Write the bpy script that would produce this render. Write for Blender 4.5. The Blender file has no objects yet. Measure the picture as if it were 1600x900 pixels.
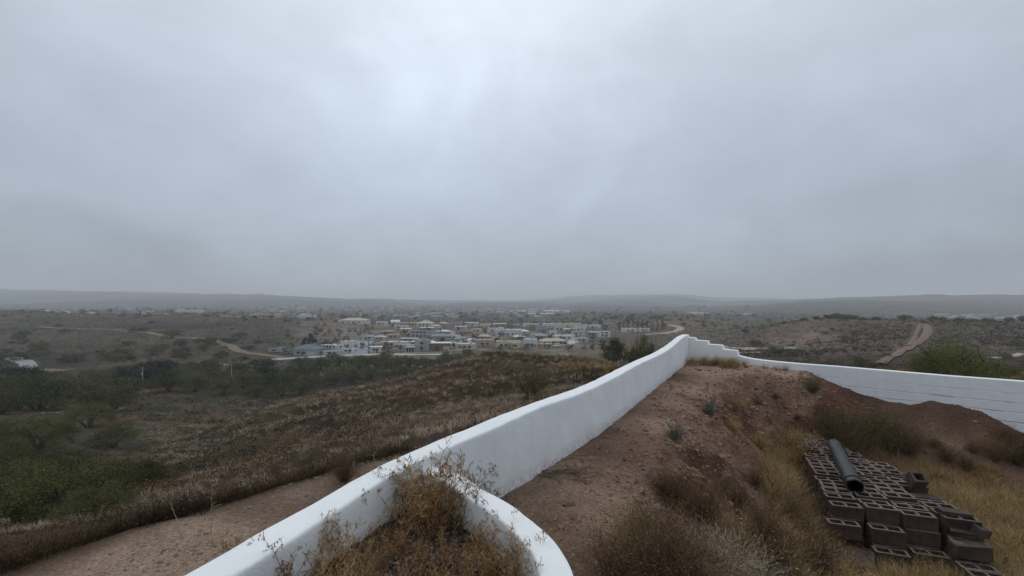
import bpy, bmesh, math, random
import numpy as np
from mathutils import Vector, Matrix
R = math.radians
random.seed(7); rng = np.random.default_rng(7)
S = bpy.context.scene
C = S.collection
# ------------------------------------------------------------------ camera
F = 711.0; HX, HY = 800.0, 472.0       # focal length and horizon, in photograph pixels
cam = bpy.data.cameras.new('camera'); camo = bpy.data.objects.new('camera', cam); C.objects.link(camo)
cam.sensor_width = 36; cam.lens = 16.0; cam.shift_y = 22/1600
cam.clip_start = 0.05; cam.clip_end = 80000
camo.location = (0, 0, 0); camo.rotation_euler = (R(90), 0, 0)
S.camera = camo
# ------------------------------------------------------------------ world
SUN_EL, SUN_AZ = 48.0, -8.0            # azimuth measured from +Y towards +X
w = bpy.data.worlds.new('World'); S.world = w; w.use_nodes = True
nt = w.node_tree; N = nt.nodes; L = nt.links; N.clear()
def nd(tree, t, **k):
    n = tree.nodes.new(t)
    for a, b in k.items(): setattr(n, a, b)
    return n
def mth(tree, op, a, b=None, clamp=False):
    n = nd(tree, 'ShaderNodeMath', operation=op, use_clamp=clamp)
    for i, v in enumerate((a, b)):
        if v is None: continue
        if isinstance(v, (int, float)): n.inputs[i].default_value = v
        else: tree.links.new(v, n.inputs[i])
    return n.outputs[0]
def ramp(tree, fac, stops, interp='LINEAR'):
    n = nd(tree, 'ShaderNodeValToRGB'); n.color_ramp.interpolation = interp
    e = n.color_ramp.elements
    while len(e) < len(stops): e.new(0.5)
    for i, (p, c) in enumerate(stops):
        e[i].position = p; e[i].color = (c[0], c[1], c[2], 1) if not isinstance(c, (int, float)) else (c, c, c, 1)
    tree.links.new(fac, n.inputs[0]); return n.outputs[0]
out = nd(nt, 'ShaderNodeOutputWorld')
sky = nd(nt, 'ShaderNodeTexSky', sky_type='NISHITA', sun_disc=False)
sky.sun_elevation = R(SUN_EL); sky.sun_rotation = R(SUN_AZ)
bg1 = nd(nt, 'ShaderNodeBackground'); bg1.inputs[1].default_value = 0.1; L.new(sky.outputs[0], bg1.inputs[0])
tc = nd(nt, 'ShaderNodeTexCoord')
sx = nd(nt, 'ShaderNodeSeparateXYZ'); L.new(tc.outputs['Generated'], sx.inputs[0])
el = mth(nt, 'MAXIMUM', sx.outputs[2], 0.0)
vert = ramp(nt, el, [(0, (.41,.465,.54)), (.05, (.43,.49,.57)), (.22, (.52,.60,.71)), (.42, (.60,.68,.78)), (.60, (.70,.78,.86)), (.85, (.93,1.0,1.06)), (1, (1.02,1.09,1.14))])
def dirdot(az, e):
    d = (math.sin(R(az))*math.cos(R(e)), math.cos(R(az))*math.cos(R(e)), math.sin(R(e)))
    n = nd(nt, 'ShaderNodeVectorMath', operation='DOT_PRODUCT'); L.new(tc.outputs['Generated'], n.inputs[0]); n.inputs[1].default_value = d
    return n.outputs['Value']
wide = ramp(nt, dirdot(-3, 34), [(0, .80), (.66, .80), (.84, .95), (1, 1.10)])
spot = ramp(nt, dirdot(-14, 30), [(0, 0), (.93, 0), (.972, .06), (.998, .16)], 'EASE')
# cloud deck: direction projected on a plane overhead
hgt = mth(nt, 'ADD', el, 0.55)
cx_ = mth(nt, 'DIVIDE', sx.outputs[0], hgt); cy_ = mth(nt, 'DIVIDE', sx.outputs[1], hgt)
cb = nd(nt, 'ShaderNodeCombineXYZ'); L.new(cx_, cb.inputs[0]); L.new(cy_, cb.inputs[1])
def wnoise(scale, detail, rough, dist=0.0, off=0.0):
    n = nd(nt, 'ShaderNodeTexNoise', noise_dimensions='4D'); n.inputs['Scale'].default_value = scale; n.inputs['Detail'].default_value = detail
    n.inputs['Roughness'].default_value = rough; n.inputs['Distortion'].default_value = dist; n.inputs['W'].default_value = off
    L.new(cb.outputs[0], n.inputs['Vector']); return n.outputs[0]
n1 = ramp(nt, wnoise(1.5, 4, .5, .5, 3.1), [(.28, .90), (.72, 1.11)], 'EASE')
n2 = ramp(nt, wnoise(3.6, 5, .55, .7, 7.7), [(.25, .93), (.75, 1.07)], 'EASE')
m = mth(nt, 'MULTIPLY', n1, n2); m = mth(nt, 'MULTIPLY', m, wide)
n3 = ramp(nt, wnoise(5.5, 4, .5, .5, 1.7), [(.3, .35), (.7, 1.1)], 'EASE')
m = mth(nt, 'ADD', m, mth(nt, 'MULTIPLY', spot, n3))
vm = nd(nt, 'ShaderNodeVectorMath', operation='SCALE'); L.new(vert, vm.inputs[0]); L.new(m, vm.inputs['Scale'])
bg2 = nd(nt, 'ShaderNodeBackground'); bg2.inputs[1].default_value = 1.0; L.new(vm.outputs[0], bg2.inputs[0])
mix = nd(nt, 'ShaderNodeMixShader'); mix.inputs[0].default_value = 0.96
L.new(bg1.outputs[0], mix.inputs[1]); L.new(bg2.outputs[0], mix.inputs[2]); L.new(mix.outputs[0], out.inputs[0])
# ------------------------------------------------------------------ sun behind the overcast
sun = bpy.data.lights.new('sun', 'SUN'); sun.energy = 0.6; sun.angle = R(35); sun.color = (1, .98, .95)
so = bpy.data.objects.new('sun', sun); C.objects.link(so)
sd = Vector((math.sin(R(SUN_AZ))*math.cos(R(SUN_EL)), math.cos(R(SUN_AZ))*math.cos(R(SUN_EL)), math.sin(R(SUN_EL))))
so.rotation_euler = sd.to_track_quat('Z', 'Y').to_euler(); so.location = (0, 0, 60)
S.view_settings.view_transform = 'Standard'; S.view_settings.look = 'None'
S.view_settings.exposure = 0.0; S.view_settings.gamma = 1.0
S.cycles.volume_bounces = 3; S.render.resolution_x = 1024; S.render.resolution_y = 576
# ------------------------------------------------------------------ helpers
def tag(o, label=None, cat=None, group=None, kind=None):
    if label: o['label'] = label
    if cat: o['category'] = cat
    if group: o['group'] = group
    if kind: o['kind'] = kind
    return o
def empty(name, loc, rz=0, label=None, cat=None, group=None, sc=1.0):
    o = bpy.data.objects.new(name, None); C.objects.link(o); o.empty_display_size = .3
    o.location = loc; o.rotation_euler = (0, 0, rz); o.scale = (sc, sc, sc)
    return tag(o, label, cat, group)
def copy_tree(o, parent=None):
    c = o.copy(); C.objects.link(c); c.parent = parent
    for ch in o.children: copy_tree(ch, c)
    return c
class MB:
    """collects vertices and faces, then links them as one mesh object"""
    def __init__(s): s.v = []; s.f = []; s.m = []; s.nv = 0
    def add(s, v, f, mi=0):
        v = np.asarray(v, dtype=np.float32).reshape(-1, 3)
        f = np.asarray(f, dtype=np.int32) + s.nv
        s.v.append(v); s.f.append(f); s.m.append(np.full(len(f), mi, dtype=np.int32)); s.nv += len(v)
    def box(s, x0, x1, y0, y1, z0, z1, mi=0):
        v = [(x0,y0,z0),(x1,y0,z0),(x1,y1,z0),(x0,y1,z0),(x0,y0,z1),(x1,y0,z1),(x1,y1,z1),(x0,y1,z1)]
        s.add(v, [(0,3,2,1),(4,5,6,7),(0,1,5,4),(1,2,6,5),(2,3,7,6),(3,0,4,7)], mi)
    def tube(s, pts, rad, n=3, mi=0):
        pts = [Vector(p) for p in pts]; V = []; k = len(pts)
        if not hasattr(rad, '__len__'): rad = [rad]*k
        for i, p in enumerate(pts):
            d = (pts[min(i+1, k-1)] - pts[max(i-1, 0)])
            if d.length < 1e-9: d = Vector((0,0,1))
            d.normalize(); a = d.cross(Vector((0,0,1)) if abs(d.z) < .9 else Vector((1,0,0))).normalized(); b = d.cross(a)
            for j in range(n):
                t = 2*math.pi*j/n; V.append(p + a*math.cos(t)*rad[i] + b*math.sin(t)*rad[i])
        Fc = []
        for i in range(k-1):
            for j in range(n):
                Fc.append((i*n+j, i*n+(j+1)%n, (i+1)*n+(j+1)%n, (i+1)*n+j))
        s.add([tuple(q) for q in V], Fc, mi)
    def ribbon(s, pts, wd, mi=0):
        """thin blade: a strip of quads, widths wd per point"""
        pts = np.asarray(pts, dtype=float); k = len(pts)
        side = rng.normal(size=3); side[2] *= .2; side /= np.linalg.norm(side)+1e-9
        V = np.empty((2*k, 3)); wv = np.asarray(wd)[:, None]*side[None]*.5
        V[0::2] = pts-wv; V[1::2] = pts+wv
        s.add(V, [(2*i, 2*i+1, 2*i+3, 2*i+2) for i in range(k-1)], mi)
    def build(s, name, mats, parent=None, smooth=False):
        me = bpy.data.meshes.new(name)
        if s.v:
            V = np.concatenate(s.v); 
            me.vertices.add(len(V)); me.vertices.foreach_set('co', V.ravel())
            n = sum(f.size for f in s.f); me.loops.add(n)
            me.loops.foreach_set('vertex_index', np.concatenate([f.ravel() for f in s.f]))
            tot = np.concatenate([np.full(len(f), f.shape[1], dtype=np.int32) for f in s.f])
            st = np.concatenate([[0], np.cumsum(tot)[:-1]]).astype(np.int32)
            me.polygons.add(len(tot)); me.polygons.foreach_set('loop_start', st)
            me.polygons.foreach_set('material_index', np.concatenate(s.m))
            me.polygons.foreach_set('use_smooth', np.full(len(tot), smooth))
            me.update(calc_edges=True); me.validate()
        if not isinstance(mats, (list, tuple)): mats = [mats]
        for mm in mats: me.materials.append(mm)
        o = bpy.data.objects.new(name, me); C.objects.link(o)
        if parent: o.parent = parent
        return o
# quads cloud: many small leaves in one go
def leaf_cloud(mb, centers, length, width, mi=0, up=0.0):
    n = len(centers); centers = np.asarray(centers)
    a = rng.normal(size=(n,3)); a[:,2] += up; a /= np.linalg.norm(a, axis=1)[:,None]
    b = rng.normal(size=(n,3)); b = np.cross(a, b); b /= np.linalg.norm(b, axis=1)[:,None]+1e-9
    l = (length*rng.uniform(.6, 1.3, n))[:,None]*a*.5; ww = (width*rng.uniform(.6,1.3,n))[:,None]*b*.5
    V = np.stack([centers-l, centers+ww, centers+l, centers-ww], axis=1).reshape(-1,3)
    mb.add(V, np.arange(4*n).reshape(n,4), mi)
# ------------------------------------------------------------------ materials
def mat(name, col, rough=.9, var=.25, nscale=4.0, bump=0.0, bscale=30.0, col2=None, objvar=0.0, spec=.2, detail=4, metal=0.0, bdist=.01):
    m = bpy.data.materials.new(name); m.use_nodes = True; t = m.node_tree
    b = t.nodes['Principled BSDF']; b.inputs['Roughness'].default_value = rough
    b.inputs['Specular IOR Level'].default_value = spec; b.inputs['Metallic'].default_value = metal
    tcn = nd(t, 'ShaderNodeTexCoord')
    nz = nd(t, 'ShaderNodeTexNoise'); nz.inputs['Scale'].default_value = nscale; nz.inputs['Detail'].default_value = detail
    t.links.new(tcn.outputs['Object'], nz.inputs['Vector'])
    c2 = col2 or tuple(c*(1-var) for c in col)
    c1 = tuple(min(1, c*(1+var*.6)) for c in col) if col2 is None else col
    o = ramp(t, nz.outputs[0], [(.32, c2), (.68, c1)])
    if objvar > 0:
        oi = nd(t, 'ShaderNodeObjectInfo')
        mr = nd(t, 'ShaderNodeMapRange'); t.links.new(oi.outputs['Random'], mr.inputs[0]); mr.inputs[3].default_value = 1-objvar; mr.inputs[4].default_value = 1+objvar
        sc = nd(t, 'ShaderNodeVectorMath', operation='SCALE'); t.links.new(o, sc.inputs[0]); t.links.new(mr.outputs[0], sc.inputs['Scale']); o = sc.outputs[0]
    t.links.new(o, b.inputs['Base Color'])
    if bump > 0:
        n2 = nd(t, 'ShaderNodeTexNoise'); n2.inputs['Scale'].default_value = bscale; n2.inputs['Detail'].default_value = 5
        t.links.new(tcn.outputs['Object'], n2.inputs['Vector'])
        bp = nd(t, 'ShaderNodeBump'); bp.inputs['Strength'].default_value = bump; bp.inputs['Distance'].default_value = bdist
        t.links.new(n2.outputs[0], bp.inputs['Height']); t.links.new(bp.outputs[0], b.inputs['Normal'])
    return m
def leafmat(name, cols, rough=.85, nscale=1.5):
    """plant material: per-leaf and per-clump colour variation, a little light through the leaf"""
    m = bpy.data.materials.new(name); m.use_nodes = True; t = m.node_tree
    b = t.nodes['Principled BSDF']; b.inputs['Roughness'].default_value = rough; b.inputs['Specular IOR Level'].default_value = .15
    geo = nd(t, 'ShaderNodeNewGeometry'); tcn = nd(t, 'ShaderNodeTexCoord')
    nz = nd(t, 'ShaderNodeTexNoise'); nz.inputs['Scale'].default_value = nscale; nz.inputs['Detail'].default_value = 3
    t.links.new(geo.outputs['Position'], nz.inputs['Vector'])
    oi = nd(t, 'ShaderNodeObjectInfo')
    f = mth(t, 'ADD', mth(t, 'MULTIPLY', nz.outputs[0], .8), mth(t, 'MULTIPLY', geo.outputs['Random Per Island'], .45))
    f = mth(t, 'ADD', f, mth(t, 'MULTIPLY', oi.outputs['Random'], .3)); f = mth(t, 'SUBTRACT', f, .28)
    k = len(cols); o = ramp(t, f, [(.1+.8*i/(k-1), c) for i, c in enumerate(cols)])
    t.links.new(o, b.inputs['Base Color'])
    return m
M = {}
M['stucco'] = mat('white_stucco', (.80,.815,.83), .85, .05, 2.0, .35, 38, bdist=.006)
M['roof_white'] = mat('white_roof_coating', (.66,.68,.70), .8, .12, .2)
M['roof_grey'] = mat('grey_roof', (.24,.26,.29), .85, .15, .3)
M['roof_slate'] = mat('slate_roof', (.15,.17,.20), .85, .15, .4)
M['roof_tan'] = mat('tan_roof', (.46,.42,.36), .85, .12, .3)
M['roof_red'] = mat('red_tile_roof', (.24,.125,.10), .85, .2, .6)
M['w_white'] = mat('white_wall_paint', (.58,.59,.59), .85, .08, .4)
M['w_cream'] = mat('cream_wall', (.56,.50,.37), .85, .08, .4)
M['w_yellow'] = mat('yellow_wall', (.46,.40,.25), .85, .08, .4)
M['w_tan'] = mat('tan_wall', (.34,.27,.21), .85, .12, .4)
M['w_brown'] = mat('brown_wall', (.26,.16,.10), .85, .12, .4)
M['w_pink'] = mat('pink_wall', (.42,.32,.28), .85, .1, .4)
M['w_grey'] = mat('grey_wall', (.34,.34,.34), .85, .1, .4)
M['glass'] = mat('window_glass', (.035,.04,.045), .15, .2, 1, spec=.5)
M['door'] = mat('door_paint', (.10,.07,.055), .6, .1, 1)
M['garage'] = mat('garage_door', (.45,.44,.42), .7, .05, 1)
M['bark'] = mat('dark_bark', (.045,.034,.027), .95, .3, 6)
M['asphalt'] = mat('grey_road', (.25,.255,.265), .9, .12, .3)
M['dirtroad'] = mat('dirt_road', (.19,.135,.10), .95, .18, .2)
M['dirttan'] = mat('tan_track', (.20,.155,.09), .95, .25, .15)
M['sand'] = mat('sand_wash', (.34,.30,.25), .95, .2, .1)
M['concrete'] = mat('concrete_slab', (.42,.41,.39), .9, .12, .4)
M['wood'] = mat('weathered_wood', (.13,.11,.09), .9, .2, 3)
M['polewhite'] = mat('pale_pole', (.33,.34,.35), .7, .1, 3)
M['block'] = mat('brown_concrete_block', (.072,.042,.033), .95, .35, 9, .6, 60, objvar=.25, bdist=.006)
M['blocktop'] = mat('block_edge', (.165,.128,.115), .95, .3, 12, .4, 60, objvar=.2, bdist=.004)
M['blockgrey'] = mat('grey_brown_block', (.085,.063,.055), .95, .3, 9, .5, 60, bdist=.005)
M['pipe'] = mat('black_plastic', (.030,.030,.032), .5, .5, 9, .4, 25, spec=.4, bdist=.004)
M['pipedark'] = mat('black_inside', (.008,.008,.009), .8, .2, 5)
M['soil'] = mat('planter_gravel_soil', (.075,.05,.038), .95, .6, 45, .9, 70, bdist=.02)
M['rock'] = mat('pink_stone', (.30,.21,.16), .95, .35, 3, .4, 30, objvar=.3, spec=.1)
M['stone_soil'] = mat('soil_pebbles', (.24,.15,.11), .95, .6, 8, .3, 50, spec=.1)
M['rock_dark'] = mat('dark_stone', (.055,.052,.052), .9, .4, 6, .4, 30)
M['grass_hill'] = leafmat('hill_bunch_grass', [(.10,.072,.050),(.31,.235,.160),(.54,.43,.30),(.66,.55,.39)], nscale=.25)
M['grass_dry'] = leafmat('dry_straw_grass', [(.12,.072,.034),(.27,.18,.080),(.41,.295,.14),(.50,.385,.20)], nscale=1.2)
M['brush_brown'] = leafmat('brown_brush', [(.055,.035,.021),(.135,.086,.048),(.25,.17,.095)], nscale=1.2)
M['brush_edge'] = leafmat('dark_edge_brush', [(.025,.016,.010),(.055,.034,.020),(.10,.062,.034),(.17,.12,.07)], nscale=.9)
M['brush_far'] = leafmat('far_scrub', [(.030,.030,.021),(.062,.057,.038),(.105,.09,.06)], nscale=.1)
M['weed'] = leafmat('dry_weed', [(.12,.060,.028),(.29,.180,.085),(.48,.34,.18)], nscale=4)
M['weed_dark'] = leafmat('dark_seed_heads', [(.035,.025,.02),(.075,.055,.042),(.12,.09,.065)], nscale=4)
M['twig'] = leafmat('pale_twigs', [(.16,.125,.085),(.30,.25,.18),(.44,.39,.30)], nscale=3)
M['leaf_olive'] = leafmat('mesquite_leaves', [(.022,.023,.009),(.062,.063,.022),(.128,.128,.046),(.185,.18,.07)], nscale=.35)
M['leaf_dark'] = leafmat('evergreen_leaves', [(.010,.014,.009),(.022,.030,.017),(.04,.05,.027)], nscale=.35)
M['leaf_green'] = leafmat('shrub_leaves', [(.05,.06,.016),(.13,.145,.036),(.23,.24,.07)], nscale=1.2)
M['leaf_bushgreen'] = leafmat('broom_leaves', [(.04,.038,.018),(.095,.088,.040),(.17,.15,.072)], nscale=1.5)
M['leaf_yellow'] = leafmat('yellow_shrub_leaves', [(.06,.06,.01),(.14,.135,.02),(.22,.20,.03)], nscale=.8)
M['leaf_sage'] = leafmat('sage_leaves', [(.04,.05,.035),(.085,.095,.07),(.15,.16,.125)], nscale=2)
M['cactus'] = leafmat('dark_cactus', [(.012,.014,.010),(.025,.028,.02),(.04,.045,.03)], nscale=3)
M['car_white'] = mat('white_car_paint', (.6,.61,.62), .35, .03, 1, spec=.5)
M['car_dark'] = mat('dark_car_paint', (.04,.045,.055), .35, .03, 1, spec=.5)
M['car_blue'] = mat('grey_blue_car_paint', (.14,.17,.21), .35, .03, 1, spec=.5)
M['tyre'] = mat('tyre_rubber', (.02,.02,.02), .9, .1, 1)
# ------------------------------------------------------------------ noise
def vnoise(x, y, seed=0):
    xi = np.floor(x).astype(np.int64); yi = np.floor(y).astype(np.int64)
    fx = x-xi; fy = y-yi; fx = fx*fx*fx*(fx*(fx*6-15)+10); fy = fy*fy*fy*(fy*(fy*6-15)+10)
    def h(a, b):
        n = (a*374761393 + b*668265263 + seed*974634777) & 0xffffffff
        n = ((n ^ (n >> 13))*1274126177) & 0xffffffff
        n = ((n ^ (n >> 16))*2246822519) & 0xffffffff
        return ((n ^ (n >> 13)) & 0xffffff)/float(0xffffff)*2-1
    a = h(xi, yi); b = h(xi+1, yi); c = h(xi, yi+1); d = h(xi+1, yi+1)
    return (a*(1-fx)+b*fx)*(1-fy) + (c*(1-fx)+d*fx)*fy
def fbm(x, y, seed=0, octv=4, gain=.5):
    s = 0; a = 1.; t = 0
    for i in range(octv):
        s = s + a*vnoise(x*2**i+i*17.3, y*2**i-i*9.1, seed+i); t += a; a *= gain
    return s/t
def sstep(a, b, x):
    t = np.clip((x-a)/(b-a), 0, 1); return t*t*(3-2*t)
# ------------------------------------------------------------------ wall lines (plan)
LW = np.array([(-2.9,-3.0),(-2.05,0.2),(-1.36,1.98),(-.91,3.24),(-.50,4.02),(.03,4.87),(.756,5.97),(2.6,9.3),(5.3,14.2)])
RC = np.array((5.3,14.2)); RDIR = np.array((.743,-.669))
RW = np.array([RC, RC+RDIR*16])
PW = np.array([(-.72,3.40),(-.44,3.22),(-.235,2.92),(-.04,2.66),(.06,2.49),(.155,2.27),(.20,2.05),(.205,1.7),(.15,1.2),(.0,.7)])  # planter wall centre line
def sdist(poly, X, Y):
    """signed distance, positive to the right of the polyline; ends extended"""
    best = np.full(X.shape, 1e9); sg = np.ones(X.shape); n = len(poly)-1
    along = np.zeros(X.shape); acc = 0
    for i in range(n):
        a = poly[i]; d = poly[i+1]-a; l = np.hypot(*d); d = d/l
        t = (X-a[0])*d[0]+(Y-a[1])*d[1]; lo = -1e9 if i == 0 else 0; hi = 1e9 if i == n-1 else l
        tt = np.clip(t, lo, hi); qx = X-a[0]-tt*d[0]; qy = Y-a[1]-tt*d[1]
        dist = np.hypot(qx, qy); cr = (X-a[0])*d[1]-(Y-a[1])*d[0]
        k = dist < best; best = np.where(k, dist, best); sg = np.where(k, np.where(cr > 0, 1, -1), sg); along = np.where(k, acc+tt, along); acc += l
    return best*sg, along
def segdist(poly, X, Y):
    best = np.full(X.shape, 1e9)
    for i in range(len(poly)-1):
        a = poly[i]; d = poly[i+1]-a; l = np.hypot(*d); d = d/l
        tt = np.clip((X-a[0])*d[0]+(Y-a[1])*d[1], 0, l)
        best = np.minimum(best, np.hypot(X-a[0]-tt*d[0], Y-a[1]-tt*d[1]))
    return best
CREST = np.array([(2.2,-4),(1.5,0),(.95,2.2),(.98,3.3),(1.35,4.9),(2.9,7.8),(4.7,10.6),(5.8,11.9),(6.7,12.0),(7.5,11.5),(7.75,11.9),(8.2,13.2)])
# ------------------------------------------------------------------ terrain table: z below the eye by column and depth
COLS = np.array([-300,0,200,400,600,800,930,1050,1150,1300,1450,1600,1900.])
DEP = np.array([3,6,10,15,20,30,45,60,80,110,150,200,250,300,400,500,700,1000,1500,2500,4000,8000,12000.])
TAB = np.array([
 [-3,-3.8,-5.2,-8.2,-10,-13,-16,-18.5,-20.8,-23.8,-27,-29,-30,-27,-22,-17,-15,-22,-25,5,110,110,110],
 [-3,-3.8,-5.2,-7.6,-9.2,-12.3,-15.5,-18,-20.3,-23.5,-27,-29,-30,-27,-22,-17.5,-15.5,-20,-25,0,98,98,98],
 [-3,-3.6,-5.0,-6.7,-8.5,-12,-16,-19,-22,-25.5,-28.5,-30,-29,-26,-22.5,-19,-19,-21,-25,-4,78,78,78],
 [-3,-3.4,-4.5,-6,-7.3,-9.3,-11.6,-14.2,-22,-26,-29,-30,-30,-29,-23,-17,-25,-26,-27,-12,50,55,55],
 [-3,-3.0,-3.7,-4.7,-5.6,-7.1,-8.9,-10.6,-16.5,-25,-28.5,-29.5,-30,-30,-28,-26.5,-29,-30,-31,-26,6,20,30],
 [-3,-2.8,-3.0,-3.7,-4.3,-5.3,-6.1,-6.6,-9.2,-17,-25,-29,-30,-30,-30,-30,-30,-30,-31,-30,-16,10,20],
 [-3,-2.8,-3.0,-3.6,-4.0,-4.6,-5.9,-7.5,-10.2,-17,-25,-29,-30,-30,-30,-30,-28,-28,-31,-30,-4,100,60],
 [-3,-2.8,-3.0,-4,-5,-6.5,-9,-12,-16,-20,-24,-27,-29,-30,-30,-28,-25,-28,-31,-30,24,110,60],
 [-3,-2.8,-3.0,-4,-5,-7,-9.6,-12,-14.5,-17,-19.5,-21,-20.2,-20,-26,-30,-30,-30,-29,-24,0,40,40],
 [-3,-2.8,-3.0,-3.8,-4.6,-6,-8,-10,-12.8,-15.5,-17.6,-17,-10.8,-12.5,-25,-30,-30,-29,-17,8,5,40,40],
 [-3,-2.8,-3.0,-3.8,-4.5,-5.6,-6.8,-9,-12,-14.8,-16,-14.2,-10.9,-14,-26,-30,-31,-31,-14,20,10,40,40],
 [-3,-2.8,-3.0,-3.8,-4.4,-5.6,-7.4,-9.5,-12.4,-15.2,-16.5,-13.8,-11.4,-14,-26,-30,-31,-32,-14,32,25,40,40],
 [-3,-2.8,-3.0,-3.8,-4.4,-5.6,-7.4,-9.5,-12.4,-15.2,-16.5,-13.8,-11.4,-14,-26,-30,-31,-32,-14,45,45,40,40]])
NU, ND = 320, 500
UG = np.linspace(-1.7, 1.7, NU); LG = np.linspace(math.log(2.5), math.log(12000), ND)
def pchip(x, y, xq):
    h = np.diff(x); dl = np.diff(y)/h; m_ = np.zeros(len(x))
    for i in range(1, len(x)-1):
        if dl[i-1]*dl[i] > 0:
            w1 = 2*h[i]+h[i-1]; w2 = h[i]+2*h[i-1]; m_[i] = (w1+w2)/(w1/dl[i-1]+w2/dl[i])
    k = np.clip(np.searchsorted(x, xq)-1, 0, len(x)-2); t = np.clip((xq-x[k])/h[k], 0, 1)
    return (2*t**3-3*t**2+1)*y[k]+(t**3-2*t**2+t)*h[k]*m_[k]+(-2*t**3+3*t**2)*y[k+1]+(t**3-t**2)*h[k]*m_[k+1]
_a = np.array([pchip(np.log(DEP), r, LG) for r in TAB])
GT = np.array([pchip((COLS-HX)/F, _a[:, j], UG) for j in range(ND)]).T
def table(u, d):
    fu = (np.clip(u, -1.69, 1.69)-UG[0])/(UG[1]-UG[0]); fd = (np.log(np.clip(d, 2.6, 11990))-LG[0])/(LG[1]-LG[0])
    iu = np.clip(fu.astype(int), 0, NU-2); idd = np.clip(fd.astype(int), 0, ND-2); fu = fu-iu; fd = fd-idd
    return (GT[iu,idd]*(1-fu)+GT[iu+1,idd]*fu)*(1-fd)+(GT[iu,idd+1]*(1-fu)+GT[iu+1,idd+1]*fu)*fd
def ridged(x, y, seed, octv=3):
    s = 0; a = 1; t = 0
    for i in range(octv):
        s = s+a*(1-2*np.abs(vnoise(x*2**i, y*2**i, seed+i))); t += a; a *= .5
    return s/t
def GUL(X, Y): return ridged((X*.30+Y*.95)/9, (X*.95-Y*.30)/34, 701, 3)
def rough_mask(u, d):
    town = sstep(-.62, -.50, u)*(1-sstep(.22, .34, u))*sstep(190, 240, d)*(1-sstep(1500, 2200, d))
    townr = sstep(.8,.9,u)*sstep(500,600,d)*(1-sstep(1100,1400,d))
    return 1-.93*np.maximum(town, townr)
def height(X, Y):
    X = np.asarray(X, float); Y = np.asarray(Y, float)
    d = np.maximum(np.maximum(Y, np.abs(X)/1.65), 1.0); u = X/d
    z = table(u, d); rm = rough_mask(u, d)
    z = z + rm*(1.9*ridged(X/95, Y/95, 11)*sstep(130, 300, d)*(1-.6*sstep(.25,.4,u)*(1-sstep(350,450,d)))
                + .75*ridged(X/27, Y/27, 23)*sstep(60, 160, d)
                + (1.3*GUL(X, Y)-.85)*sstep(14, 34, d)*(1-sstep(90, 130, d)) + .26*fbm(X/7, Y/7, 31)*sstep(9, 25, d) + .10*fbm(X/2.2, Y/2.2, 41, 3)*sstep(6, 12, d)*(1-sstep(200,300,d)))
    z = z + rm*(26*ridged(X/620, Y/620, 51, 4)*sstep(1300, 2600, d)) + 1.2*fbm(X/160, Y/160, 57, 2)*sstep(230, 300, d)
    z = z + 22*fbm(X/900, Y/900, 61, 4)*sstep(5000, 7000, d)
    sL, aL = sdist(LW, X, Y); sR, aR = sdist(RW, X, Y)
    sLc = sL-.10; sRc = sR+.10
    inside = (sLc > 0) & (sRc > 0)
    # outside near the walls
    stw = np.clip(3.45-(Y-3.5)*.27, .7, 3.6)
    dR = segdist(RW, X, Y); dL = segdist(LW, X, Y)
    wl = sstep(0, 3.2, dL-stw); wr = sstep(.3, 4, dR); wo = wl*wr
    fine = .018*fbm(X*3, Y*3, 71, 3)
    strip = -2.30+.05*fbm(X/.9, Y/.9, 5, 3)+fine+.03*np.clip(-sL,0,3)*-1
    bs = strip+(-2.7-strip)*(1-sstep(-1, 1, sR))
    zo = bs+wo*(z-bs)
    # the yard
    cr, ca = sdist(CREST, X, Y)
    cr = cr+.28*fbm(X/1.3, Y/1.3, 81, 3)
    tdn = np.maximum(cr, 0)
    slope = .86*tdn
    # rills running down the cut
    slope = slope + .20*fbm(ca*2.1+.3*cr, cr*.45, 91, 4)*sstep(.0, .5, tdn)*(1-sstep(1.6, 2.4, tdn))
    rim = .05*fbm(X/.35, Y/.35, 95, 3)*np.exp(-(cr/.4)**2)
    cut = sstep(.05, .35, tdn)*(1-sstep(1.3, 2.3, tdn))
    rim = rim + cut*(.15*ridged(X/.55, Y/.55, 97, 4) - .03 + .05*ridged(X/.17, Y/.17, 99, 3))
    led = slope/.34; rim = rim + cut*.22*((led-np.floor(led)) - .5 - .0)*sstep(-.2,.3,fbm(X/1.1, Y/1.1, 93, 2))*np.clip((led-np.floor(led)), 0, 1)
    zA = -1.85 - slope + rim - .06*sstep(-.6, 0, cr)
    aw = np.clip(aR, 0, 20)
    baseR = np.interp(aw, [0,1.6,2.3,3.3,4.3,4.9,5.35,5.7,6.2,6.6,7.2,9], [-2.02,-1.86,-1.86,-2.02,-2.22,-2.33,-2.40,-2.27,-2.26,-2.42,-2.72,-2.8])
    sr = np.maximum(sR+.22*fbm(X/.8, Y/.8, 101, 4), 0)
    zB = baseR+.05*fbm(X/.3,Y/.3,107,3) - .80*sr
    floor = -3.60+.07*fbm(X/1.6, Y/1.6, 111, 3)
    k = .16
    zi = k*np.log(np.exp(np.clip(zA, -9, 0)/k)+np.exp(np.clip(zB,-9,0)/k)+np.exp(floor/k))
    near_corner = np.minimum(zA, -1.85)
    zi = np.where(cr < 0, np.minimum(zi, -1.80+.05*fbm(X, Y, 3, 2)), zi)
    zi = zi + .012*fbm(X*5, Y*5, 121, 3)+.02*fbm(X*1.6,Y*1.6,125,3)
    zi = zi - .05*sstep(.6, 0, sLc)*0
    zi = np.where(Y < 1.3, -1.85, zi)
    return np.where(inside, zi, zo)
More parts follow.
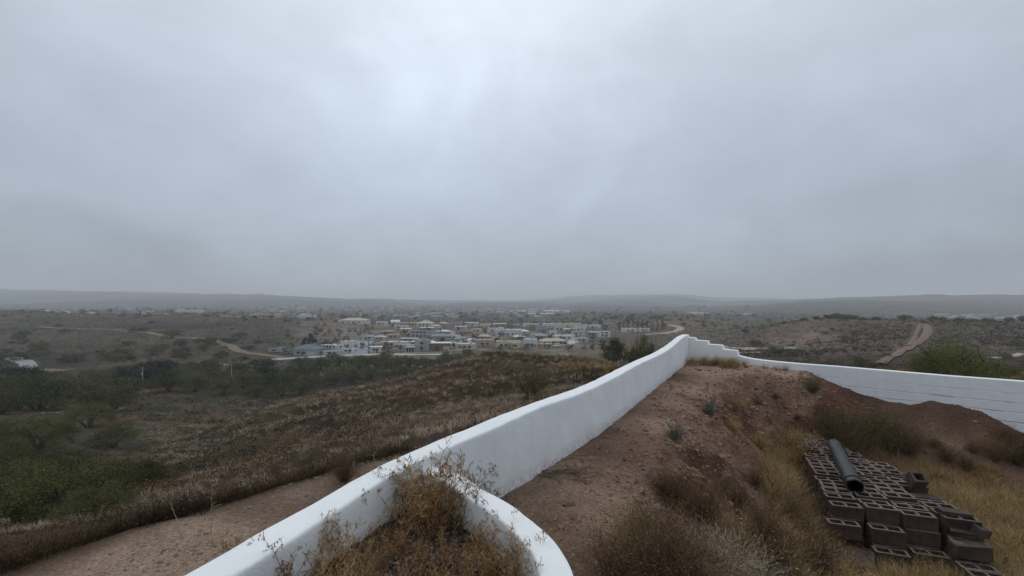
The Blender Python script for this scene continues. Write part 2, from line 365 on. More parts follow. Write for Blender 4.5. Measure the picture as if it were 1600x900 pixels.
def cast(px, py, dmin=2.2, dmax=9000):
    """where the sight line through a photograph pixel meets the ground"""
    u = (px-HX)/F; v = (HY-py)/F
    d = np.exp(np.linspace(math.log(dmin), math.log(dmax), 3500))
    hz = height(u*d, d); hit = np.nonzero(hz >= v*d)[0]
    if len(hit) == 0: i = len(d)-1
    else: i = hit[0]
    if i == 0: i = 1
    a, b = d[i-1], d[i]
    dd = np.linspace(a, b, 20); hz = height(u*dd, dd); hit = np.nonzero(hz >= v*dd)[0]
    t = dd[hit[0]] if len(hit) else b
    x = u*t; return float(x), float(t), float(height(np.array([x]), np.array([t]))[0])
def at(x, y): return float(height(np.array([x], float), np.array([y], float))[0])
# ------------------------------------------------------------------ ground sheet
UU = np.concatenate([np.linspace(-2.2, -1.25, 60, endpoint=False), np.linspace(-1.25, 1.25, 1130), np.linspace(1.25, 2.2, 61)[1:]])
DD = np.concatenate([np.exp(np.linspace(math.log(1.3), math.log(17), 560, endpoint=False)), np.exp(np.linspace(math.log(17), math.log(11900), 640))])
XX = UU[None,:]*DD[:,None]; YY = np.repeat(DD[:,None], len(UU), axis=1)
ZZ = height(XX, YY)
def ground_albedo(X, Y, Z):
    px = HX+F*X/np.maximum(Y,.3); py = HY-F*Z/np.maximum(Y,.3); d = Y
    def c(*a): return np.array(a)[None,None,:]
    def mixc(A, B, t): return A+(B-A)*t[...,None]
    n1_ = fbm(X/60, Y/60, 201, 4); n2_ = fbm(X/9, Y/9, 211, 4); n3_ = fbm(X/1.4, Y/1.4, 221, 3); n4_ = fbm(X/260, Y/260, 231, 3)
    A = np.zeros(X.shape+(3,))+c(.050,.031,.021)                      # hillside soil
    A = mixc(A, c(.082,.050,.032), sstep(-.1,.5,n2_))
    A = mixc(A, c(.048,.032,.026), (d<110)*sstep(.0,-.5,GUL(X,Y)))
    A = mixc(A, c(.06,.045,.04), sstep(.0,.6,-n1_)*(d<120))
    # valley to the left: orange-brown ground
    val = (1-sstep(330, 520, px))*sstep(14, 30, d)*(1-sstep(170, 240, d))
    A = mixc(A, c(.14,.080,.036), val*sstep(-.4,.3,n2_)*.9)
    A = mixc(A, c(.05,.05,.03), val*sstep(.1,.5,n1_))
    # mid distance hills
    mid = sstep(120, 220, d)
    Bm = mixc(np.zeros(A.shape)+c(.092,.072,.052), c(.145,.098,.066), sstep(.05,.5,n1_))
    Bm = mixc(Bm, c(.062,.056,.042), sstep(.1,.5,-n1_)); Bm = mixc(Bm, c(.15,.115,.065), sstep(.25,.5,n2_+.5*n4_)*.6)
    A = mixc(A, Bm, mid)
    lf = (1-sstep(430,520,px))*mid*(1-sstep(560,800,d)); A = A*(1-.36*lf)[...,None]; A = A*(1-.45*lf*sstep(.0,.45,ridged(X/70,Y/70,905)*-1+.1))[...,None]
    # right hill, purplish brown, with a bare flank
    rh = sstep(1080, 1160, px)*sstep(120,170,d)*(1-sstep(330,400,d))
    A = mixc(A, c(.112,.086,.066), rh*.9); A = mixc(A, c(.082,.063,.05), rh*sstep(0,.5,n2_)*.8)
    bare = rh*sstep(0,12,py-(505+np.abs(px-1270)*.16))*(1-sstep(1285,1325,px))*sstep(1180,1225,px)*(1-sstep(540,548,py))
    A = mixc(A, c(.185,.135,.105), bare*sstep(-.5,.2,n2_))
    # town ground
    twn = sstep(-.52,-.42,X/np.maximum(Y,1))*(1-sstep(.12,.22,X/np.maximum(Y,1)))*sstep(238,255,d)*(1-sstep(420,520,d))
    A = mixc(A, c(.20,.175,.15), twn*.75*sstep(-.3,.3,n2_))
    far = sstep(600, 1100, d); A = mixc(A, c(.062,.056,.052), far*.85); A = mixc(A, c(.105,.086,.075), far*sstep(0,.4,n4_)*.8)
    # strips by the wall
    sL,_ = sdist(LW, X, Y); sR,_ = sdist(RW, X, Y)
    stw = np.clip(3.45-(Y-3.5)*.27, .7, 3.6)
    st = (sL < .1)*(1-sstep(stw-.15, stw+.5, -sL+.25*n3_))*(sR > -1)
    A = mixc(A, mixc(np.zeros(A.shape)+c(.245,.175,.130), c(.175,.12,.09), sstep(-.3,.4,n3_)), st)
    ins = ((sL-.1) > 0)&((sR+.1) > 0)
    cr, ca = sdist(CREST, X, Y); n5 = fbm(X/.5, Y/.5, 241, 4)
    D = mixc(np.zeros(A.shape)+c(.275,.187,.140), c(.175,.110,.080), sstep(-.2,.5,n3_+.3*n5))
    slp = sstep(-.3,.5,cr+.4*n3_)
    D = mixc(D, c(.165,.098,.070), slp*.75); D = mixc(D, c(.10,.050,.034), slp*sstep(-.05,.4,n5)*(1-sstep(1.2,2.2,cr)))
    red = sstep(-.2,.5,cr)*(1-sstep(.7,1.4,cr))*sstep(7,9,Y)
    D = mixc(D, c(.14,.058,.040), red*sstep(-.3,.3,n3_)*.8)
    fl = sstep(1.6,2.4,cr); D = mixc(D, c(.20,.125,.090), fl)
    # darker brown rim of the right hand mound, along the wall
    D = mixc(D, c(.10,.058,.043), (1-sstep(.35,1.0,sR+.2*n5))*sstep(1230,1300,px)*.7)
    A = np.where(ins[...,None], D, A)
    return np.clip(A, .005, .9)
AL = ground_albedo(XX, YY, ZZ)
nr, nc = XX.shape
idx = np.arange(nr*nc).reshape(nr, nc)
quads = np.stack([idx[:-1,:-1], idx[:-1,1:], idx[1:,1:], idx[1:,:-1]], axis=-1).reshape(-1,4)
g = MB(); g.add(np.stack([XX,YY,ZZ], -1).reshape(-1,3), quads)
# behind the camera
nb = 40
xb = np.linspace(-80, 80, nb); yb = np.linspace(-80, 1.3, nb)
xm, ym = np.meshgrid(xb, yb); 
zb_ = np.full(xm.shape, -1.86); zb_ -= .2*np.maximum(np.abs(xm)-3, 0); zb_ = np.maximum(zb_, -22)
ib = np.arange(nb*nb).reshape(nb, nb)
# (its front edge tucks under the sheet in front)
g.add(np.stack([xm, ym, zb_], -1).reshape(-1,3), np.stack([ib[:-1,:-1], ib[:-1,1:], ib[1:,1:], ib[1:,:-1]], -1).reshape(-1,4))
gm = bpy.data.materials.new('ground_soil'); gm.use_nodes = True; t = gm.node_tree
b = t.nodes['Principled BSDF']; b.inputs['Roughness'].default_value = .97; b.inputs['Specular IOR Level'].default_value = .1
at_ = nd(t, 'ShaderNodeAttribute', attribute_name='albedo'); geo = nd(t, 'ShaderNodeNewGeometry')
def gn(scale, detail=4, rough=.6):
    n = nd(t, 'ShaderNodeTexNoise'); n.inputs['Scale'].default_value = scale; n.inputs['Detail'].default_value = detail; n.inputs['Roughness'].default_value = rough
    t.links.new(geo.outputs['Position'], n.inputs['Vector']); return n.outputs[0]
g1 = ramp(t, gn(30, 5, .8), [(.30,.45),(.5,1.0),(.70,1.75)]); g2 = ramp(t, gn(1.1, 5), [(.3,.78),(.7,1.2)]); g3 = ramp(t, gn(.16, 6, .7), [(.32,.66),(.68,1.35)])
mm = mth(t, 'MULTIPLY', mth(t, 'MULTIPLY', g1, g2), g3)
sc = nd(t, 'ShaderNodeVectorMath', operation='SCALE'); t.links.new(at_.outputs['Color'], sc.inputs[0]); t.links.new(mm, sc.inputs['Scale'])
t.links.new(sc.outputs[0], b.inputs['Base Color'])
vo = nd(t, 'ShaderNodeTexVoronoi'); vo.inputs['Scale'].default_value = 38; t.links.new(geo.outputs['Position'], vo.inputs['Vector'])
hh = mth(t, 'ADD', mth(t, 'MULTIPLY', gn(14, 6, .7), 1.0), mth(t, 'MULTIPLY', vo.outputs[0], -.35))
bp = nd(t, 'ShaderNodeBump'); bp.inputs['Strength'].default_value = .9; bp.inputs['Distance'].default_value = .035
t.links.new(hh, bp.inputs['Height']); t.links.new(bp.outputs[0], b.inputs['Normal'])
go = g.build('ground', gm, smooth=True); tag(go, 'bare and scrubby ground falling from the yard to the valley', 'ground', kind='structure')
ca_ = go.data.color_attributes.new('albedo', 'FLOAT_COLOR', 'POINT')
full = np.ones((len(go.data.vertices), 4), dtype=np.float32); full[:nr*nc,:3] = AL.reshape(-1,3); full[nr*nc:,:3] = (.16,.11,.08)
ca_.data.foreach_set('color', full.ravel())
# ------------------------------------------------------------------ haze
hz = MB(); hz.box(-27500, 27500, -400, 12600, -60, 150)
hm = bpy.data.materials.new('haze_air'); hm.use_nodes = True; t = hm.node_tree; t.nodes.clear()
mo = nd(t, 'ShaderNodeOutputMaterial'); pv = nd(t, 'ShaderNodeVolumePrincipled')
HAZE_D = 0.00027
pv.inputs['Density'].default_value = HAZE_D; pv.inputs['Color'].default_value = (.93,.965,1.0,1); pv.inputs['Anisotropy'].default_value = 0.0
t.links.new(pv.outputs[0], mo.inputs['Volume'])
ho = hz.build('haze', hm); tag(ho, 'thin grey mist over the valley', 'haze', kind='stuff')
# ------------------------------------------------------------------ roads and tracks draped on the ground
TRACKS = []
def drape(name, pts, width, m, label, cat, lift=.12, kind='structure', world=False, wend=None):
    W = [p if world else cast(*p)[:2] for p in pts]
    W = np.array([w_[:2] for w_ in W]); seg = np.hypot(*np.diff(W, axis=0).T); cum = np.concatenate([[0], np.cumsum(seg)])
    n = max(8, int(cum[-1]/max(width*.5, 1.0))); n = min(n, 400); s_ = np.linspace(0, cum[-1], n)
    x = pchip(cum, W[:,0], s_); y = pchip(cum, W[:,1], s_)
    tx = np.gradient(x); ty = np.gradient(y); l = np.hypot(tx, ty)+1e-9; nx, ny = -ty/l, tx/l
    TRACKS.append((np.stack([x, y], -1)[::max(1, n//24)], max(width, wend or 0)))
    K = 5; wv = np.linspace(width, wend or width, n)*(1+.18*fbm(s_/width*.7, s_*0, len(TRACKS), 3))
    cols_ = []
    for k in range(K):
        o_ = (k/(K-1)-.5)*wv*(1+(.22*fbm(s_/width*1.6+k*9, s_*0+k, 7, 3) if k in (0,K-1) else 0)); X_ = x+nx*o_; Y_ = y+ny*o_; cols_.append(np.stack([X_, Y_, height(X_, Y_)+lift*(1 if 0<k<K-1 else .5)], -1))
    V = np.stack(cols_, 1).reshape(-1,3); i_ = np.arange(n*K).reshape(n, K)
    mb = MB(); mb.add(V, np.stack([i_[:-1,:-1], i_[:-1,1:], i_[1:,1:], i_[1:,:-1]], -1).reshape(-1,4))
    return tag(mb.build(name, m, smooth=True), label, cat, kind=kind)
drape('dirt_track', [(0,648),(60,646),(130,643),(190,637)], 1.6, M['dirttan'], 'pale dirt track crossing the valley floor at far left', 'track')
drape('road', [(-60,553),(0,558),(25,562),(44,569),(40,577)], 6, M['asphalt'], 'grey paved road bending at the left edge', 'road', .6)
drape('dirt_lot', [(38,578),(70,578),(110,579)], 9, M['dirtroad'], 'pinkish dirt shoulder at the road bend', 'dirt lot', .3)
drape('dirt_track', [(60,511),(105,514),(150,514),(200,518),(250,524),(300,528),(335,532)], 5, M['dirttan'], 'tan track running over the low hills at left', 'track', .5)
drape('dirt_road', [(335,532),(360,540),(378,550),(420,556),(445,560)], 5, M['dirtroad'], 'pinkish dirt road leading down to the town edge', 'road', .5)
drape('road', [(425,562),(470,559),(530,556),(600,554),(680,554),(705,553)], 8, M['concrete'], 'pale street along the near edge of the town', 'street', .3)
drape('road', [(545,556),(562,550),(568,544),(560,538),(575,533)], 13, M['asphalt'], 'wide grey street running into the town', 'street', .3)
drape('road', [(690,540),(712,536),(720,530),(712,523),(700,517)], 8, M['asphalt'], 'grey street climbing between the houses', 'street', .3)
drape('road', [(845,541),(875,539),(897,534),(900,528)], 9, M['concrete'], 'pale street beside the arched houses', 'street', .3)
drape('winding_road', [(1005,523),(1030,521),(1050,519),(1062,515),(1058,510),(1046,508)], 8, M['sand'], 'pale winding road beyond the row of cypresses', 'road', .4)
drape('sand_wash', [(1100,541),(1150,545),(1200,546),(1245,544)], 7, M['sand'], 'pale sandy wash at the foot of the right hill', 'wash', .3)
drape('sand_wash', [(1110,549),(1150,552),(1190,551)], 3, M['sand'], 'narrow sandy strip below the wash', 'wash', .3)
drape('dirt_trail', [(1375,571),(1400,556),(1425,541),(1442,530),(1450,518),(1446,508)], 2.4, M['dirtroad'], 'reddish trail climbing the right hill to its crest', 'trail', .7, wend=3.2)
drape('dirt_trail', [(1420,543),(1428,530),(1433,519),(1439,508)], 1.7, M['dirtroad'], 'narrow second track splitting off the hill trail', 'trail', .9)
drape('dirt_path', [(1595,553),(1570,557),(1545,560)], 2.0, M['sand'], 'short pale path on the hill at the right edge', 'path', .3)
# ------------------------------------------------------------------ left boundary wall
def resample(P, step):
    P = np.asarray(P, float); seg = np.hypot(*np.diff(P, axis=0).T); cum = np.concatenate([[0], np.cumsum(seg)])
    s_ = np.linspace(0, cum[-1], max(4, int(cum[-1]/step)))
    Q = np.stack([pchip(cum, P[:,0], s_), pchip(cum, P[:,1], s_)], -1)
    for _ in range(6): Q[1:-1] = .25*Q[:-2]+.5*Q[1:-1]+.25*Q[2:]
    return Q, s_
def sweep_wall(P, thick, top, bot, seed, offset=0.0, rad=.026, wob=.014, endcap=True):
    """P centre line (n,2); top(i) bot(i) arrays; rounded cap"""
    n = len(P); t = np.gradient(P, axis=0); t /= np.hypot(*t.T)[:,None]; nrm = np.stack([t[:,1], -t[:,0]], -1)
    prof = [(-.5, 'b', 0)]
    for k in range(26): prof.append((-.5, 'w', k/26.))
    prof += [(-.5,'r',1.6),(-.5,'r',.75),(-.485,'r',.35),(-.45,'r',.1),(-.36,'r',0),(-.12,'r',-.12),(.12,'r',-.12),(.36,'r',0),(.45,'r',.1),(.485,'r',.35),(.5,'r',.75),(.5,'r',1.6)]
    for k in range(25,-1,-1): prof.append((.5, 'w', k/26.))
    prof.append((.5,'b',0))
    rows = []
    s_ = np.arange(n)*.05
    for j, (a, kd, q) in enumerate(prof):
        if kd == 'b': z_ = bot
        elif kd == 'w': z_ = bot+(top-rad*2-bot)*q
        else: z_ = top-rad*q
        wv = wob*fbm(s_*1.3, z_*2.2+a*3, seed, 3) + wob*.35*vnoise(s_*6, z_*7+a*3, seed+5)
        off = a*thick + (wv if kd != 'b' else 0)*(1 if a > 0 else -1)
        zz = z_ + (wob*.7*fbm(s_*.9, s_*0+a*.8, seed+9, 3) if kd == 'r' else 0)
        rows.append(np.stack([P[:,0]+nrm[:,0]*(off+offset), P[:,1]+nrm[:,1]*(off+offset), zz], -1))
    V = np.stack(rows, 1); k = len(prof); i_ = np.arange(n*k).reshape(n, k)
    mb = MB(); mb.add(V.reshape(-1,3), np.stack([i_[:-1,:-1], i_[:-1,1:], i_[1:,1:], i_[1:,:-1]], -1).reshape(-1,4))
    for e, rev in ((0, 0), (n-1, 1)):      # end faces: fan strips
        for a in range(k//2-1):
            q = [i_[e,a], i_[e,a+1], i_[e,k-2-a], i_[e,k-1-a]]
            mb.add(np.zeros((0,3)), [[x-0 for x in (q if rev else q[::-1])]]) if False else mb.f.append(np.array([q if rev else q[::-1]], dtype=np.int32)) or mb.m.append(np.zeros(1, dtype=np.int32))
    return mb
# stucco with faint weather stains
def stucco_mat(name, course=False):
    m = bpy.data.materials.new(name); m.use_nodes = True; t = m.node_tree
    b = t.nodes['Principled BSDF']; b.inputs['Roughness'].default_value = .85; b.inputs['Specular IOR Level'].default_value = .2
    tcn = nd(t, 'ShaderNodeTexCoord')
    def nz(scale, detail=4, vec=None, rough=.5):
        n = nd(t, 'ShaderNodeTexNoise'); n.inputs['Scale'].default_value = scale; n.inputs['Detail'].default_value = detail; n.inputs['Roughness'].default_value = rough
        t.links.new(vec or tcn.outputs['Object'], n.inputs['Vector']); return n.outputs[0]
    c1 = ramp(t, nz(1.4, 5), [(.3,(.81,.82,.835)),(.7,(.87,.88,.89))])
    mp = nd(t, 'ShaderNodeMapping'); mp.inputs['Scale'].default_value = (7,7,.7); t.links.new(tcn.outputs['Object'], mp.inputs[0])
    st = ramp(t, nz(1, 4, mp.outputs[0]), [(.3,.965),(.55,1)])
    v = nd(t, 'ShaderNodeVectorMath', operation='SCALE'); t.links.new(c1, v.inputs[0]); t.links.new(st, v.inputs['Scale']); colr = v.outputs[0]
    hgt = mth(t, 'ADD', mth(t, 'MULTIPLY', nz(55, 5, rough=.7), .65), mth(t, 'MULTIPLY', nz(6, 3), 1.0))
    if course:
        sep = nd(t, 'ShaderNodeSeparateXYZ'); t.links.new(tcn.outputs['Object'], sep.inputs[0])
        wv = mth(t, 'ADD', sep.outputs[2], mth(t, 'MULTIPLY', nz(2.2, 3), .03))
        fr = mth(t, 'FRACT', mth(t, 'DIVIDE', wv, .2)); 
        ln = ramp(t, mth(t, 'ABSOLUTE', mth(t, 'SUBTRACT', fr, .5)), [(0,1),(.035,1),(.07,0)])
        brk = ramp(t, nz(1.7, 4), [(.47,0),(.6,1)])
        low = ramp(t, mth(t, 'MULTIPLY', mth(t, 'ADD', sep.outputs[2], 2.6), 1.0), [(0,1),(.55,1),(.75,0)])
        msk = mth(t, 'MULTIPLY', mth(t, 'MULTIPLY', ln, brk), mth(t, 'MULTIPLY', low, .75))
        # brown scuffs in the same low band
        scf = ramp(t, nz(9, 5, rough=.7), [(.66,0),(.72,1)]); scf = mth(t, 'MULTIPLY', mth(t, 'MULTIPLY', scf, low), .5)
        mk = mth(t, 'MAXIMUM', msk, scf)
        mxn = nd(t, 'ShaderNodeMix', data_type='RGBA'); t.links.new(mk, mxn.inputs[0]); t.links.new(colr, mxn.inputs[6]); mxn.inputs[7].default_value = (.33,.31,.30,1)
        colr = mxn.outputs[2]; hgt = mth(t, 'SUBTRACT', hgt, mth(t, 'MULTIPLY', ln, mth(t, 'MULTIPLY', low, .8)))
    ha = nd(t, 'ShaderNodeAttribute', attribute_name='soiled')
    sp_ = mth(t, 'MULTIPLY', ramp(t, nz(22, 5, rough=.7), [(.40,0),(.60,1)]), ha.outputs['Fac']); sp_ = mth(t, 'MULTIPLY', sp_, .75)
    mx2 = nd(t, 'ShaderNodeMix', data_type='RGBA'); t.links.new(sp_, mx2.inputs[0]); t.links.new(colr, mx2.inputs[6]); mx2.inputs[7].default_value = (.36,.29,.25,1)
    fl_ = ramp(t, nz(8.0, 5, rough=.7), [(.735,0),(.765,1)]); fl_ = mth(t, 'MULTIPLY', fl_, .6)
    ck = ramp(t, mth(t, 'ABSOLUTE', mth(t, 'SUBTRACT', nz(1.3, 7, rough=.62), .5)), [(0,1),(.0022,.6),(.0045,0)]); ck = mth(t, 'MULTIPLY', ck, mth(t, 'MULTIPLY', ramp(t, nz(.7, 2), [(.52,0),(.6,1)]), .35)); fl_ = mth(t, 'MAXIMUM', fl_, ck)
    mx3 = nd(t, 'ShaderNodeMix', data_type='RGBA'); t.links.new(fl_, mx3.inputs[0]); t.links.new(mx2.outputs[2], mx3.inputs[6]); mx3.inputs[7].default_value = (.52,.51,.49,1)
    colr = mx3.outputs[2]
    t.links.new(colr, b.inputs['Base Color'])
    bp = nd(t, 'ShaderNodeBump'); bp.inputs['Strength'].default_value = .75; bp.inputs['Distance'].default_value = .012
    t.links.new(hgt, bp.inputs['Height']); t.links.new(bp.outputs[0], b.inputs['Normal'])
    return m
M['stuccoA'] = stucco_mat('white_stucco_wall'); M['stuccoB'] = stucco_mat('white_block_wall', True)
WT = .20
def soil_attr(o, gz=None):
    n = len(o.data.vertices); co = np.empty(n*3); o.data.vertices.foreach_get('co', co); co = co.reshape(-1,3)
    h_ = co[:,2]-(height(co[:,0]+.0, co[:,1]) if gz is None else gz); a = o.data.attributes.new('soiled', 'FLOAT', 'POINT')
    a.data.foreach_set('value', np.clip(1-h_/.16, 0, 1).astype(np.float32))
Q, sq = resample(LW, .05)
topz = np.interp(Q[:,1], [-3,2,3.2,4.2,5.2,6.5,8.5,10.5,11.5,12.5,13.4,14.2], [-1.13,-1.15,-1.14,-1.165,-1.145,-1.16,-1.15,-1.17,-1.15,-1.07,-1.0,-1.005])
for _ in range(8): topz[1:-1] = .25*topz[:-2]+.5*topz[1:-1]+.25*topz[2:]
topz = topz+.008*fbm(sq*.8, sq*0, 300, 3)
mb = sweep_wall(Q, WT, topz, np.full(len(Q), -3.3), 310, offset=WT/2)
wo_ = mb.build('boundary_wall', M['stuccoA'], smooth=True); soil_attr(wo_)
tag(wo_, 'long white stucco garden wall running from the planter to the far corner', 'wall')
# planter wall, a little lower, butting against the long wall
Q, sq = resample(PW, .03)
mb = sweep_wall(Q, .155, np.full(len(Q), -1.222)+.006*fbm(sq*1.1, sq*0, 330, 2), np.full(len(Q), -2.4), 340, rad=.022, wob=.012)
tag(mb.build('planter_wall', M['stuccoA'], smooth=True), 'low curved white wall enclosing the weedy planter', 'planter wall')
# right wall: stepped at the corner, then level
def right_wall():
    pr = [(0.0,-1.015),(.13,-1.02)]
    st = [(.14,-1.088,.387),(.387,-1.165,.769),(.769,-1.268,1.19),(1.19,-1.395,1.594)]
    for a, z_, b_ in st: pr += [(a+.001, z_), (b_-.02, z_-.006)]
    pr += [(1.60,-1.545),(1.75,-1.575),(1.95,-1.605),(2.2,-1.625)]
    for s_ in np.arange(3,16.1,1.0): pr.append((s_, -1.632-.003*s_+.006*math.sin(s_*1.9)))
    bmw = bmesh.new()
    vs = [bmw.verts.new((a, 0, z_)) for a, z_ in pr] + [bmw.verts.new((16.0,0,-5)), bmw.verts.new((0,0,-5))]
    f = bmw.faces.new(vs); r = bmesh.ops.extrude_face_region(bmw, geom=[f])
    for v in [e for e in r['geom'] if isinstance(e, bmesh.types.BMVert)]: v.co.y += WT
    bmesh.ops.recalc_face_normals(bmw, faces=bmw.faces)
    ed = [e for e in bmw.edges if min(e.verts[0].co.z, e.verts[1].co.z) > -2]
    bmesh.ops.bevel(bmw, geom=ed, offset=.018, segments=3, affect='EDGES', profile=.6)
    bmesh.ops.triangulate(bmw, faces=[f_ for f_ in bmw.faces if len(f_.verts) > 4])
    me = bpy.data.meshes.new('boundary_wall'); bmw.to_mesh(me); bmw.free(); me.materials.append(M['stuccoB'])
    o = bpy.data.objects.new('boundary_wall', me); C.objects.link(o)
    o.location = (RC[0]+.03, RC[1]+.02, 0); o.rotation_euler = (0, 0, math.atan2(RDIR[1], RDIR[0]))
    tag(o, 'white block wall stepping down from the corner and crossing behind the dirt pit', 'wall')
right_wall()
# planter soil
def poly_inside(X, Y, P):
    ins = np.zeros(X.shape, bool); n = len(P)
    for i in range(n):
        x0,y0 = P[i]; x1,y1 = P[(i+1)%n]
        c_ = ((y0 > Y) != (y1 > Y)) & (X < (x1-x0)*(Y-y0)/(y1-y0+1e-12)+x0); ins ^= c_
    return ins
pp = [tuple(p) for p in PW[::-1]] ; lwp = [(-2.0,.7),(-1.30,1.98),(-.84,3.24),(-.72,3.46)]
PLANT = np.array(pp[:-1]+[(-.72,3.40)]+[(x+.05,y) for x,y in lwp[::-1]])
xs = np.arange(-2.1,.4,.02); ys = np.arange(.7,3.6,.02); xm, ym = np.meshgrid(xs, ys)
zm = -1.43+.05*fbm(xm*2.2, ym*2.2, 400, 3)+.022*fbm(xm*14, ym*14, 401, 3)
ins = poly_inside(xm, ym, PLANT); ii = np.arange(xm.size).reshape(xm.shape)
qm = ins[:-1,:-1]&ins[1:,1:]&ins[:-1,1:]&ins[1:,:-1]
qd = np.stack([ii[:-1,:-1], ii[:-1,1:], ii[1:,1:], ii[1:,:-1]], -1)[qm]
mb = MB(); mb.add(np.stack([xm,ym,zm],-1).reshape(-1,3), qd)
tag(mb.build('planter_soil', M['soil'], smooth=True), 'dark gravelly soil filling the planter', 'soil', kind='structure')
def plz(x, y): return -1.43
# loose stones
def stone_verts(r, n=1):
    base = np.array([(1,0,0),(-1,0,0),(0,1,0),(0,-1,0),(0,0,1),(0,0,-1),(.6,.6,.6),(-.6,.6,.6),(.6,-.6,.6),(-.6,-.6,.6),(.6,.6,-.6),(-.6,.6,-.6),(.6,-.6,-.6),(-.6,-.6,-.6)])
    return base
STB = stone_verts(1)
STF = np.array([(4,6,0),(4,7,6),(7,2,6),(4,9,7),(9,1,7),(4,8,9),(8,3,9),(4,0,8),(6,2,0),(2,10,0),(7,1,2),(1,11,2),(9,3,1),(3,13,1),(8,0,3),(0,12,3),(10,5,0),(0,5,12),(11,5,10),(2,11,10),(1,13,11),(13,5,11),(3,12,13),(12,5,13)])
def stones(mb, P, sizes):
    n = len(P)
    for i in range(n):
        a = rng.uniform(0, 6.28); c_, s_ = math.cos(a), math.sin(a)
        v = STB*rng.uniform(.65, 1.15, (14,1))*np.array([1, rng.uniform(.6,1), rng.uniform(.4,.8)])*sizes[i]
        v = v@np.array([[c_,s_,0],[-s_,c_,0],[0,0,1]]); mb.add(v+P[i], STF)
def scatter(n, test, box):
    out_ = []
    while len(out_) < n:
        x = rng.uniform(box[0], box[1], n*2); y = rng.uniform(box[2], box[3], n*2); k = test(x, y)
        out_ += list(zip(x[k], y[k]))
    out_ = np.array(out_[:n]); return np.c_[out_, height(out_[:,0], out_[:,1])]
def in_yard(x, y):
    a,_ = sdist(LW, x, y); b_,_ = sdist(RW, x, y); return (a > .25)&(b_ > .05)
def t1(x, y):
    cr,_ = sdist(CREST, x, y); return in_yard(x, y)&(rng.uniform(0,1,x.shape) < np.exp(-((cr-.45)/.75)**2)*.9+.08)&(y > 2)
P = scatter(9500, t1, (.3, 10, 2.5, 14)); mb = MB(); stones(mb, P, np.exp(rng.normal(-4.15, .6, len(P))).clip(.005,.085))
tag(mb.build('loose_stones', M['stone_soil']), 'loose clods and stones on the cut slope of the pit', 'stones', kind='stuff')
def t2(x, y):
    a,_ = sdist(LW, x, y); return (a < -.05)&(a > -3.1)
P = scatter(4200, t2, (-5, 1, 2.5, 8)); mb = MB(); stones(mb, P, np.exp(rng.normal(-4.6, .55, len(P))).clip(.004,.045))
tag(mb.build('gravel', M['rock']), 'small gravel on the dirt strip outside the wall', 'gravel', kind='stuff')
P = np.array([(x, y, -1.42) for x, y in zip(rng.uniform(-1.6,.2,6000), rng.uniform(1.3,3.4,6000))]); P = P[poly_inside(P[:,0], P[:,1], PLANT*1.0)][:2600]
mb = MB(); stones(mb, P, np.exp(rng.normal(-4.75, .35, len(P))).clip(.004,.02))
tag(mb.build('planter_gravel', M['rock_dark']), 'dark gravel covering the planter soil', 'gravel', kind='stuff')
# ------------------------------------------------------------------ grass and scrub masses
def blades(mb, base, n, h, spread, wd, lean=.5, mi=0, segs=2):
    """a tuft of n bent blades at each base point, all at once"""
    B = np.repeat(np.asarray(base), n, axis=0); N_ = len(B)
    hs = np.repeat(np.broadcast_to(h, (len(base),)), n)*rng.uniform(.55, 1.15, N_)
    a = rng.uniform(0, 6.283, N_); r = rng.uniform(0, 1, N_)**.7; sp = np.repeat(np.broadcast_to(spread, (len(base),)), n)
    root = B+np.stack([np.cos(a)*r*sp*.4, np.sin(a)*r*sp*.4, np.full(N_, -.02)], -1)
    a2 = a+rng.normal(0, .5, N_); ln = lean*rng.uniform(.2, 1.4, N_)
    sa = a2+math.pi/2+rng.normal(0,.5,N_); side = np.stack([np.cos(sa), np.sin(sa), np.zeros(N_)], -1)*(wd*.5*rng.uniform(.6,1.4,N_))[:,None]
    pts = []
    for k in range(segs+1):
        q = k/segs; out_ = ln*hs*q**1.8
        p = root+np.stack([np.cos(a2)*out_, np.sin(a2)*out_, hs*(q-.22*ln*q*q)], -1)
        wq = (1-q*.85); pts += [p-side*wq, p+side*wq]
    V = np.stack(pts, 1).reshape(-1,3); k2 = 2*(segs+1)
    idx_ = np.arange(N_)[:,None]*k2
    Fq = np.concatenate([idx_+np.array([2*s_,2*s_+1,2*s_+3,2*s_+2])[None] for s_ in range(segs)], 0)
    mb.add(V, Fq, mi)
def vis_scatter(n, pxr, pyr, dr, test=None, jit=None):
    """points spread evenly over a stretch of ground (log depth), kept if the eye could see them"""
    out_ = []; tot = 0
    while tot < n:
        u = (rng.uniform(pxr[0], pxr[1], n)-HX)/F; d = np.exp(rng.uniform(math.log(dr[0]), math.log(dr[1]), n))
        x = u*d; y = d; z = height(x, y); py = HY-F*z/d; k = (py > pyr[0])&(py < pyr[1])
        if test is not None: k &= test(x, y, z)
        out_.append(np.stack([x, y, z], -1)[k]); tot += int(k.sum())
        if len(out_) > 60: break
    return np.concatenate(out_)[:n]
def outside(x, y, z=None):
    a,_ = sdist(LW, x, y); b_,_ = sdist(RW, x, y); return (a < -.1)|(b_ < -.35)
